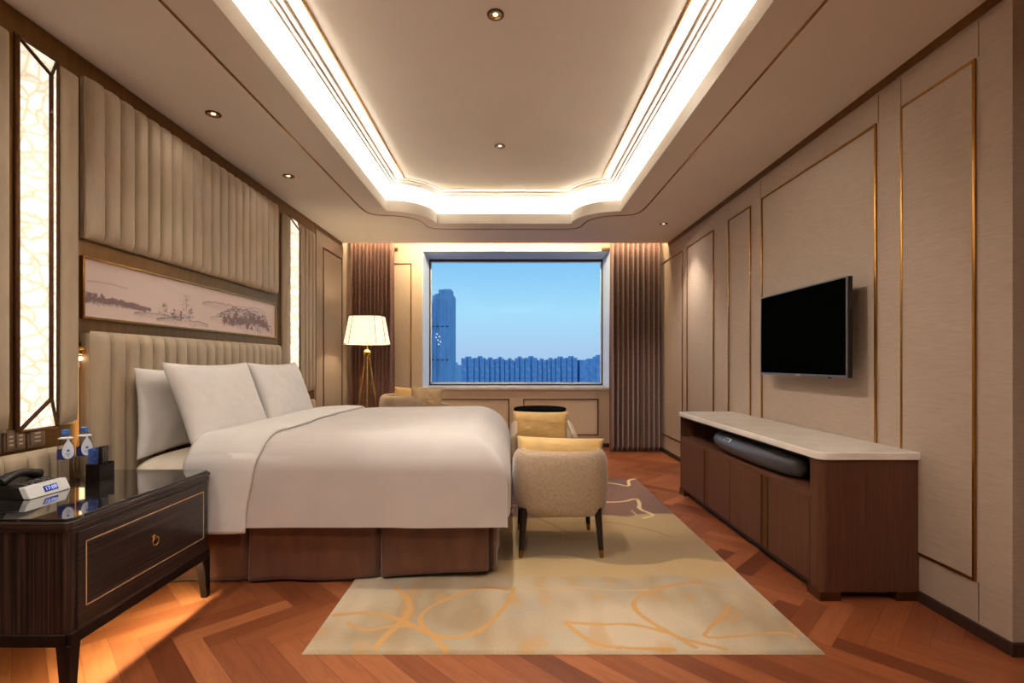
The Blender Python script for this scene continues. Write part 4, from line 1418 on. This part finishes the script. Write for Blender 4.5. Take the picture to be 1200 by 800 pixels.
# ================================================================== ARMCHAIRS
def make_armchair(label, W_=0.61, D_=0.62):
    """faces +Y (away from camera), back along y=0; origin at floor centre of the back"""
    t = thing('armchair', label, 'armchair')
    hw = W_ / 2
    N = 72
    path = []
    # U plan: from right arm tip round the back to left arm tip
    def plan(s):
        # s in -1..1 ; 0 = middle of the back
        a = abs(s)
        sg = 1 if s >= 0 else -1
        th = a * pi / 2 * 1.0
        e = 3.6
        if a < 0.62:
            ang = (a / 0.62) * pi / 2
            x = hw * abs(sin(ang)) ** (2 / e)
            y = 0.36 - 0.36 * abs(cos(ang)) ** (2 / e)
        else:
            x = hw
            y = 0.36 + (a - 0.62) / 0.38 * (D_ - 0.36)
        return sg * x, y
    K = 20
    rings = []
    for i in range(N + 1):
        s_ = -1 + 2 * i / N
        # ease so corners keep enough points
        x, y = plan(s_)
        x2, y2 = plan(min(1, s_ + 0.01)); x1_, y1_ = plan(max(-1, s_ - 0.01))
        tx_, ty_ = x2 - x1_, y2 - y1_
        L = hypot(tx_, ty_) or 1
        nx, ny = ty_ / L, -tx_ / L        # outward normal
        k = max(0, (y - 0.2) / (D_ - 0.2))
        ztop = 0.642 - 0.09 * k ** 1.3
        zbot = 0.247
        tip = 1.0
        endk = min(1, (1 - abs(s_)) / 0.05)
        half = 0.036 * (0.35 + 0.65 * sqrt(max(0, 1 - (1 - endk) ** 2)))
        ring_ = []
        for j in range(K):
            an = 2 * pi * j / K
            cx_ = sgn(cos(an)) * abs(cos(an)) ** (2 / 3.0)
            cz_ = sgn(sin(an)) * abs(sin(an)) ** (2 / 5.0)
            zc, hz = (ztop + zbot) / 2, (ztop - zbot) / 2 * (0.75 + 0.25 * endk ** 0.5)
            z = zc + hz * cz_
            a = abs((z - zc) / ((ztop - zbot) / 2))
            pull = 0.055 * a ** 6 + (0.035 * a ** 3 if z < zc else 0)
            px_ = x - nx * 0.036 + nx * half * cx_
            py_ = y - ny * 0.036 + ny * half * cx_
            px_ *= (1 - pull * 1.6 * (abs(x) / hw) ** 2)
            ring_.append((px_, py_ + pull * 0.25, z))
        rings.append(ring_)
    mb = MB()
    vs = [p for r_ in rings for p in r_]
    fs = []
    for i in range(N):
        for j in range(K):
            fs.append((i * K + j, i * K + (j + 1) % K, (i + 1) * K + (j + 1) % K, (i + 1) * K + j))
    fs.append(tuple(range(K)))
    fs.append(tuple(N * K + j for j in range(K)))
    mb.add(vs, fs)
    mb.build('backrest', M['velvet'], t, ang=60)
    # piping along the top ridge
    pp = []
    for r_ in rings[3:-3]:
        top = max(r_, key=lambda p: p[2])
        pp.append((top[0], top[1], top[2] + 0.001))
    MB().tube(pp, 0.004, 6).build('piping', M['piping'], t)
    rbox(MB(), -hw + 0.05, hw - 0.05, 0.05, D_ + 0.01, 0.285, 0.45, 7, 4, 56, 20).build('seat', M['velvet'], t, ang=80)
    for lx, ly, sx, sy in ((-hw + 0.07, 0.07, -1, -1), (hw - 0.09, 0.07, 1, -1), (-hw + 0.07, D_ - 0.07, -1, 1), (hw - 0.09, D_ - 0.07, 1, 1)):
        a = Vector((lx, ly, 0.30)); b_ = Vector((lx + sx * 0.022, ly + sy * 0.012, 0.0))
        c = a.lerp(b_, 0.84)
        lg = MB().tube([a, c], [0.024, 0.0155], 14).build('leg', M['darkwood'], t)
        MB().tube([c, b_], [0.0158, 0.0125], 14).build('brass_tip', M['brass'], lg)
    return t
RZ = 0.0135
ch = make_armchair('cream velvet armchair with its back to the camera, at the foot of the bed')
ch.location = (0.320, 2.96, RZ)
c2 = copy_tree(ch)
c2['label'] = 'cream velvet armchair facing the camera with upright gold cushion, near the round table'
c2.location = (0.30, 4.93, RZ)
c2.rotation_euler = (0, 0, radians(180))
c3 = copy_tree(ch)
c3['label'] = 'beige lounge chair by the floor lamp, mostly hidden behind the bed'
c3.location = (-1.50, 5.72, 0.0)
c3.rotation_euler = (0, 0, radians(-66))
c3.scale = (1.22, 1.22, 1.28)

# cushions
def cushion(label, w, h, t_, loc, rot, m, seed):
    return pillow('cushion', label, 'cushion', w, h, t_, loc, rot, M[m], None, seed, 0.05)
cushion('gold cushion lying low behind the back of the nearest armchair', 0.56, 0.27, 0.13, (0.315, 3.15, 0.455), (radians(-10), radians(1.5), radians(-2)), 'yellowcloth', 21)
cushion('gold cushion standing upright on the armchair that faces the camera', 0.53, 0.29, 0.14, (0.285, 4.66, 0.452), (radians(-10), radians(1), 0), 'yellowcloth', 22)
cushion('gold cushion on the lounge chair, left of the tan cushion', 0.34, 0.34, 0.13, (-1.17, 5.72, 0.585), (radians(-14), radians(5), radians(38)), 'yellowcloth', 23)
cushion('tan cushion on the lounge chair, in front of the window wall', 0.36, 0.35, 0.13, (-0.96, 5.60, 0.570), (radians(-10), radians(4), radians(12)), 'tancloth', 24)

# ================================================================== ROUND TABLE
t = thing('side_table', 'round black side table behind the armchairs, below the window', 'table', (0.36, 6.02, 0))
c = (0.36, 6.02, 0)
MB().lathe([(0.001, 0.618), (0.30, 0.618), (0.318, 0.626), (0.318, 0.648), (0.308, 0.656), (0.001, 0.656)], c, 48).build('table_top', M['blacklacquer'], t, ang=40)
for k in range(3):
    a = radians(-50 + 120 * k)
    MB().tube([(c[0] + 0.14 * cos(a), c[1] + 0.14 * sin(a), 0.62), (c[0] + 0.14 * cos(a), c[1] + 0.14 * sin(a), 0.02)], 0.014, 12).build('leg', M['darkbronze'], t)
MB().lathe([(0.001, 0.0), (0.20, 0.0), (0.20, 0.014), (0.19, 0.02), (0.001, 0.02)], c, 40).build('base', M['darkbronze'], t, ang=40)

# ================================================================== FLOOR LAMP
t = thing('floor_lamp', 'brass tripod floor lamp with white shade in front of left curtain', 'floor lamp', (-1.72, 5.95, 0))
c = Vector((-1.72, 5.95, 0))
def shade_ring(w, d, z):
    cc = 0.09 * w / 0.5
    return [(c.x + p[0], c.y + p[1], z) for p in
            [(-w / 2 + cc, -d / 2), (w / 2 - cc, -d / 2), (w / 2, -d / 2 + cc), (w / 2, d / 2 - cc), (w / 2 - cc, d / 2), (-w / 2 + cc, d / 2), (-w / 2, d / 2 - cc), (-w / 2, -d / 2 + cc)]]
zb, zt = 1.425, 1.755
A_, B_ = shade_ring(0.50, 0.40, zb), shade_ring(0.39, 0.30, zt)
mb = MB().add(A_ + B_, [(i, (i + 1) % 8, 8 + (i + 1) % 8, 8 + i) for i in range(8)])
o = mb.build('lamp_shade', M['shade'], t, smooth=False)
sm = o.modifiers.new('thickness', 'SOLIDIFY'); sm.thickness = 0.003
for i in range(8):
    MB().tube([A_[i], B_[i]], 0.0035, 6).build('shade_rib', M['brass'], o)
MB().tube(A_, 0.004, 6, True).build('shade_trim', M['piping'], o)
MB().tube(B_, 0.004, 6, True).build('shade_trim', M['piping'], o)
MB().tube([c + Vector((0, 0, 1.30)), c + Vector((0, 0, 1.50))], 0.008, 10).build('stem', M['gold'], t)
mb = MB().lathe([(0.001, 1.274), (0.02, 1.278), (0.038, 1.292), (0.046, 1.312), (0.044, 1.333), (0.03, 1.350), (0.014, 1.358), (0.012, 1.385), (0.001, 1.386)], c, 24)
mb.build('ball_joint', M['gold'], t)
for k in range(3):
    a = radians(-75 + 120 * k)
    r0, r1 = 0.022, 0.22
    MB().tube([c + Vector((r0 * cos(a), r0 * sin(a), 1.29)), c + Vector((r1 * cos(a), r1 * sin(a), 0.012))], [0.010, 0.013], 10).build('leg', M['gold'], t)
MB().sphere((c.x, c.y, 1.55), 0.035, 16).build('bulb', M['readlight'], t)

# ================================================================== CURTAINS
def curtain(label, x0, x1, seed, folds):
    t = thing('curtain', label, 'curtain', ((x0 + x1) / 2, 6.66, 0))
    rr = random.Random(seed)
    ph = [rr.uniform(-0.5, 0.5) for _ in range(40)]
    def fn(u, v):
        z = 0.012 + 2.92 * v
        k = u * folds
        i = int(min(folds - 1, k))
        sway = 0.35 * noise.noise(Vector((u * 3, z * 0.5, seed)))
        phs = 2 * pi * (k + 0.18 * noise.noise(Vector((k * 0.9, seed, z * 0.45))) + sway * 0.35)
        amp = 0.042 * (0.75 + 0.5 * noise.noise(Vector((k * 0.8, seed * 3, z * 0.3))))
        y = 6.64 + amp * cos(phs) + 0.012 * cos(2 * phs + 1)
        wid = 1.0 + 0.02 * (1 - v)
        x = (x0 + x1) / 2 + (u - 0.5) * (x1 - x0) * wid + 0.014 * sin(phs * 1.0 + 0.7)
        return (x, y, z)
    o = MB().grid(fn, folds * 18, 40).build('curtain_fabric', M['curtain'], t, ang=80, fix=False)
    sm = o.modifiers.new('thickness', 'SOLIDIFY'); sm.thickness = 0.004
curtain('gathered brown curtain hanging left of the window behind the floor lamp', -2.14, -1.575, 5, 11)
curtain('gathered brown curtain hanging right of the window beside the cabinet wall', 1.335, 2.02, 9, 10)
o = MB().box(XL + 0.02, XR - 0.02, 6.625, 6.655, 2.965, 3.049).build('curtain_track', M['whiteplastic'], bevel=0.003)
tag(o, 'white curtain track in the ceiling pocket above the window', 'curtain track')
for lab, a, b_ in (('left', -1.72, -1.62), ('right', 1.31, 1.42)):
    pass
for lab, a, b_ in (('short bronze bracket at top left of the window, by the left curtain', -1.70, -1.60), ('short bronze bracket at top right of the window, by the right curtain', 1.30, 1.42)):
    o = MB().box(a, b_, 6.99, YB - 0.001, 2.790, 2.825).build('curtain_bracket', M['darkbronze'], bevel=0.002)
    tag(o, lab, 'bracket')

# ================================================================== DOWNLIGHTS
labels = ['recessed gold downlight in the raised ceiling, nearest the top of the photo',
          'recessed gold downlight in the middle of the raised ceiling, farther one',
          'recessed gold downlight in the left soffit, nearer one above the bed head',
          'recessed gold downlight in the left soffit, farther one',
          'recessed gold downlight in the right soffit near the right curtain',
          'unseen downlight added for fill in the raised ceiling above the camera', 'unseen downlight added for fill in the raised ceiling behind the camera',
          'unseen downlight added for fill in the left soffit before the nightstand', 'unseen downlight added for fill in the right soffit near the entry']
def make_downlight(z):
    t = thing('downlight', 'x', 'ceiling light')
    MB().lathe([(0.034, -0.001), (0.046, -0.001), (0.046, -0.006), (0.036, -0.008), (0.034, -0.004)], (0, 0, 0), 32, cap=False).build('trim_ring', M['darkbronze'], t, fix=False)
    MB().lathe([(0.0355, -0.006), (0.030, -0.0035), (0.013, -0.002)], (0, 0, 0), 32, cap=False).build('reflector', M['reflector'], t, fix=False)
    MB().lathe([(0.001, -0.0035), (0.014, -0.0035), (0.014, -0.001), (0.001, -0.001)], (0, 0, 0), 24).build('lens', M['lens'], t)
    return t
dl = make_downlight(0)
for i, (x, y, z, e, a, sp) in enumerate(SPOTS):
    o = dl if i == 0 else copy_tree(dl)
    o.location = (x, y, z)
    o['label'] = labels[i]
    o['group'] = 'recessed downlights'

# ================================================================== RUG
rx0, rx1, ry0, ry1 = -0.86, 1.295, 2.035, 5.085
NU, NV = 300, 420
def px2w(px, py):
    s = (py - CY) / EYE
    return ((px - CX) / s, F / s)
# colour fields
tan = lin((206, 186, 156)); tan2 = lin((166, 142, 108)); olive = lin((140, 114, 76)); sand = lin((204, 172, 116))
gold_ = lin((206, 152, 78)); brown = lin((126, 80, 58)); brown2 = lin((104, 66, 50)); grey = lin((176, 168, 152)); cream = lin((236, 210, 158))
def mixv(a, b_, k):
    k = max(0.0, min(1.0, k))
    return tuple(a[i] * (1 - k) + b_[i] * k for i in range(3))
def sstep(a, b_, x):
    t_ = max(0, min(1, (x - a) / (b_ - a)))
    return t_ * t_ * (3 - 2 * t_)
lines = [  # (points in photo pixels on the floor, width m, colour key)
    ([(392, 724), (430, 720), (470, 729), (500, 745), (528, 752), (560, 745), (580, 728), (598, 706), (602, 692)], 0.032, gold_),
    ([(462, 690), (478, 703), (482, 718), (470, 733), (452, 748), (440, 764)], 0.034, gold_),
    ([(602, 694), (560, 690), (530, 702), (500, 716), (490, 732), (505, 745), (522, 764)], 0.030, gold_),
    ([(408, 733), (428, 744), (460, 736), (485, 738)], 0.022, gold_),
    ([(820, 684), (795, 687), (772, 692), (745, 702), (741, 716), (762, 732), (790, 748), (815, 762)], 0.032, gold_),
    ([(662, 732), (700, 735), (740, 734), (775, 742), (800, 752), (850, 764)], 0.026, gold_),
    ([(662, 732), (680, 748), (700, 759), (730, 763), (790, 764)], 0.026, gold_),
    ([(855, 712), (850, 722), (832, 738), (822, 752), (870, 748), (920, 744), (932, 749)], 0.022, gold_),
    ([(800, 686), (850, 694), (900, 712)], 0.014, sand),
    ([(610, 690), (640, 694), (680, 690), (720, 695), (760, 694)], 0.020, sand),
    # pale branches at the brown end
    ([(700, 590), (730, 590), (746, 585), (750, 592), (748, 598), (764, 604), (766, 606), (754, 609)], 0.036, cream),
    ([(700, 566), (722, 568), (738, 572), (736, 565), (740, 563), (748, 562)], 0.034, cream),
    ([(740, 600), (748, 607), (752, 609)], 0.020, sand),
    ([(600, 556), (650, 560), (700, 566)], 0.016, cream),
    ([(560, 596), (640, 592), (700, 590)], 0.018, cream),
    # relief lines in the middle band
    ([(604, 600), (640, 612), (668, 628), (700, 626)], 0.010, brown),
    ([(690, 612), (720, 614), (760, 622), (790, 632)], 0.010, brown),
]
segs = []
for pts, w_, c_ in lines:
    P = [px2w(*p) for p in pts]
    # smooth (Chaikin)
    for _ in range(2):
        Q = [P[0]]
        for i in range(len(P) - 1):
            a, b_ = P[i], P[i + 1]
            Q.append((0.75 * a[0] + 0.25 * b_[0], 0.75 * a[1] + 0.25 * b_[1]))
            Q.append((0.25 * a[0] + 0.75 * b_[0], 0.25 * a[1] + 0.75 * b_[1]))
        Q.append(P[-1])
        P = Q
    for i in range(len(P) - 1):
        segs.append((P[i], P[i + 1], w_ / 2, c_))
nx_, ny_ = NU + 1, NV + 1
lm = [0.0] * (nx_ * ny_)
lc = [None] * (nx_ * ny_)
for (a, b_, hw_, c_) in segs:
    m_ = hw_ * 1.8
    i0 = int((min(a[0], b_[0]) - m_ - rx0) / (rx1 - rx0) * NU); i1 = int((max(a[0], b_[0]) + m_ - rx0) / (rx1 - rx0) * NU) + 1
    j0 = int((min(a[1], b_[1]) - m_ - ry0) / (ry1 - ry0) * NV); j1 = int((max(a[1], b_[1]) + m_ - ry0) / (ry1 - ry0) * NV) + 1
    dx, dy = b_[0] - a[0], b_[1] - a[1]
    L2 = dx * dx + dy * dy + 1e-9
    for j in range(max(0, j0), min(NV, j1) + 1):
        y = ry0 + (ry1 - ry0) * j / NV
        for i in range(max(0, i0), min(NU, i1) + 1):
            x = rx0 + (rx1 - rx0) * i / NU
            k = max(0, min(1, ((x - a[0]) * dx + (y - a[1]) * dy) / L2))
            d = hypot(x - a[0] - dx * k, y - a[1] - dy * k)
            hh = hw_ * (0.85 + 0.4 * noise.noise(Vector((x * 9, y * 9, 0))))
            s_ = 1 - sstep(hh * 0.7, hh * 1.3, d)
            q = j * nx_ + i
            if s_ > lm[q]:
                lm[q] = s_; lc[q] = c_
mb = MB()
def rugf(u, v):
    x = rx0 + (rx1 - rx0) * u; y = ry0 + (ry1 - ry0) * v
    q = int(round(v * NV)) * nx_ + int(round(u * NU))
    e = min(u * (rx1 - rx0), (1 - u) * (rx1 - rx0), v * (ry1 - ry0), (1 - v) * (ry1 - ry0))
    z = 0.0035 + 0.0095 * min(1, e / 0.012) ** 0.5 + 0.0012 * lm[q]
    if e < 1e-6: z = 0.001
    return (x, y, z)
mb.grid(rugf, NU, NV)
rug = mb.build('rug', M['rug'], None, ang=80, fix=False)
tag(rug, 'large beige rug with gold curving branches and a brown far end, on parquet', 'rug')
buf = []
for j in range(ny_):
    y = ry0 + (ry1 - ry0) * j / NV
    for i in range(nx_):
        x = rx0 + (rx1 - rx0) * i / NU
        n1 = noise.noise(Vector((x * 1.6, y * 1.6, 2)))
        n2 = noise.noise(Vector((x * 4, y * 4, 8)))
        n3 = noise.noise(Vector((x * 9, y * 5, 4)))
        c_ = mixv(tan, tan2, 0.45 + 1.1 * n1 + 0.5 * n3)
        c_ = mixv(c_, grey, sstep(0.1, 0.5, n2) * 0.45)
        # sandy gold band edge, then olive middle band
        yb_ = 2.80 + 0.05 * n2 + 0.05 * noise.noise(Vector((x * 2.3, 0, 1)))
        c_ = mixv(c_, sand, sstep(yb_ - 0.10, yb_, y) * 0.85)
        yo_ = 2.98 + 0.04 * n2 + 0.16 * noise.noise(Vector((x * 2.1, 7, 1)))
        c_ = mixv(c_, olive, sstep(yo_ - 0.015, yo_ + 0.015, y) * (0.75 + 0.3 * n1))
        ys_ = 3.42 + 0.12 * noise.noise(Vector((x * 1.7, 3, 1)))
        c_ = mixv(c_, sand, sstep(ys_ - 0.2, ys_ + 0.2, y) * 0.65)
        yk_ = 3.86 + 0.16 * noise.noise(Vector((x * 3.1, 17, 1))) - 0.10 * n2
        br = mixv(brown, brown2, 0.5 + n1)
        c_ = mixv(c_, br, sstep(yk_ - 0.02, yk_ + 0.02, y))
        # small gold patches
        pa = sstep(0.32, 0.42, n3 + 0.3 * n2)
        if y < 2.75:
            c_ = mixv(c_, gold_, pa * 0.4)
        q = j * nx_ + i
        if lc[q] is not None:
            c_ = mixv(c_, lc[q], lm[q] * 0.95)
        buf += [c_[0], c_[1], c_[2], 1]
at = rug.data.color_attributes.new('pattern', 'FLOAT_COLOR', 'POINT')
at.data.foreach_set('color', buf)

# ================================================================== OUTSIDE
struct(MB().box(-500, 500, 20, 900, -61, -60).build('ground', M['ground'], smooth=False))
def at_px(px, py, Y):
    return ((px - CX) * Y / F, EYE - (py - CY) * Y / F)
# tall tower, stepped crown
Y = 150.0
x0, zt = at_px(504, 338, Y)
x1, _ = at_px(529, 338, Y)
t = thing('skyscraper', 'tall slim dark blue tower seen through the left of the window', 'building', ((x0 + x1) / 2, Y + 5, -60))
wd = x1 - x0
def zz(py): return EYE - (py - CY) * Y / F
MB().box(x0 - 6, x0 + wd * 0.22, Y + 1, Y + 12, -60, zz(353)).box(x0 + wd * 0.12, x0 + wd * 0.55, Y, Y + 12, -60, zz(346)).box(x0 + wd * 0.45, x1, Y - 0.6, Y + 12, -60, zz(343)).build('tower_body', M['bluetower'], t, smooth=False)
mb = MB()
mb.box(x0 + wd * 0.38, x0 + wd * 0.56, Y + 1, Y + 8, zz(346), zz(338.5))
mb.box(x0 + wd * 0.58, x1 - 0.3, Y + 1, Y + 8, zz(343), zz(338))
mb.box(x0 + wd * 0.2, x0 + wd * 0.4, Y + 1, Y + 8, zz(346), zz(343.5))
mb.build('crown', M['bluetower'], t, smooth=False)
mb = MB()
for k in range(6):
    xx = x0 + wd * (0.08 + 0.16 * k)
    mb.box(xx, xx + 0.18, Y - 0.9, Y - 0.5, -60, zz(350))
mb.build('facade_ribs', M['blueblock'], t, smooth=False)
mb = MB()
for py in (382, 421):
    for k in range(4):
        xx = x0 + wd * (0.1 + 0.22 * k)
        mb.box(xx, xx + 0.7, Y - 1.0, Y - 0.4, zz(py + 1.0), zz(py))
mb.build('refuge_openings', M['darkframe'], t, smooth=False)
mb = MB()
for k, (a, b_) in enumerate(((512, 392), (515, 395), (513, 399), (516, 401), (511, 396), (514, 404))):
    xx, z_ = at_px(a, b_, Y)
    mb.box(xx, xx + 0.35, Y - 1.1, Y - 1.0, z_, z_ + 0.3)
mlit = mat('lit_tower_window', (250, 240, 210), 0.5, var=0.0, emit=(230, 235, 235), estr=0.7)
mb.build('lit_windows', mlit, t, smooth=False)
# pale far block
Y = 420.0
x0, zt = at_px(529, 428, Y); x1, _ = at_px(541, 426, Y)
t = thing('apartment_tower', 'pale blue distant block between the tall tower and the row', 'building', ((x0 + x1) / 2, Y + 5, -60))
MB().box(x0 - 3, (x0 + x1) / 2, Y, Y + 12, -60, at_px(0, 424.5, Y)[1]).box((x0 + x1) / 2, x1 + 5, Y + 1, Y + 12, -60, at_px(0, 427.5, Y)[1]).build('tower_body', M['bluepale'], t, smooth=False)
MB().box(x0, x0 + 2.5, Y + 2, Y + 8, at_px(0, 424.5, Y)[1], at_px(0, 423.0, Y)[1]).build('roof_core', M['bluepale'], t, smooth=False)
# row of joined blocks
Y = 260.0
edges = [540, 555.5, 568, 580, 591.5, 603, 615, 630, 641, 651, 664, 677]
tops = [419.5, 419, 420.5, 420, 421.5, 419.5, 419, 422, 421, 419.5, 419]
ordw = ['leftmost', 'second', 'third', 'fourth', 'fifth', 'sixth', 'seventh', 'eighth', 'ninth', 'tenth', 'eleventh']
for i in range(11):
    xa, _ = at_px(edges[i] + 0.5, 0, Y); xb, _ = at_px(edges[i + 1] - 0.5, 0, Y)
    zt = at_px(0, tops[i], Y)[1]
    t = thing('apartment_tower', '%s block from the left in the long blue apartment row outside' % ordw[i], 'building', ((xa + xb) / 2, Y + 6, -60), 'apartment row beyond the window')
    w_ = xb - xa
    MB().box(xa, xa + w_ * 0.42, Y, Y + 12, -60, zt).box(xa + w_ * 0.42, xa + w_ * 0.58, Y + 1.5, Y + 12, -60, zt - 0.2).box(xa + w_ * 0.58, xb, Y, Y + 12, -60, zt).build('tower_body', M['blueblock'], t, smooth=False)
    MB().box(xa + w_ * 0.3, xa + w_ * 0.72, Y + 2, Y + 9, zt - 0.2, zt + 0.9).build('roof_core', M['blueblock'], t, smooth=False)
    mb = MB()
    for k in range(14):
        mb.box(xa + w_ * 0.08, xa + w_ * 0.34, Y - 0.15, Y, zt - 2 - k * 3, zt - 1.2 - k * 3)
        mb.box(xa + w_ * 0.66, xa + w_ * 0.92, Y - 0.15, Y, zt - 2 - k * 3, zt - 1.2 - k * 3)
    mb.build('window_bands', M['bluetower'], t, smooth=False)
    if i < 10:
        xg, _ = at_px(edges[i + 1] + 0.5, 0, Y)
        MB().box(xb + 0.01, xg - 0.01, Y + 2, Y + 11.9, -60, zt - 0.8).build('stair_core', M['blueseam'], t, smooth=False)
xa, _ = at_px(679.5, 0, Y); xb, _ = at_px(712, 0, Y)
t = thing('apartment_tower', 'separate stepped blue block at the right edge of the window', 'building', ((xa + xb) / 2, Y + 6, -60), 'apartment row beyond the window')
z1 = at_px(0, 421.5, Y)[1]; z2 = at_px(0, 420, Y)[1]; z3 = at_px(0, 417.5, Y)[1]
w_ = xb - xa
MB().box(xa, xa + w_ * 0.35, Y, Y + 12, -60, z1).box(xa + w_ * 0.35, xa + w_ * 0.6, Y - 0.6, Y + 12, -60, z2).box(xa + w_ * 0.6, xb, Y - 1.2, Y + 12, -60, z3).build('tower_body', M['blueblock'], t, smooth=False)
MB().box(xa + w_ * 0.66, xa + w_ * 0.8, Y + 2, Y + 8, z3, z3 + 0.9).build('roof_core', M['blueblock'], t, smooth=False)
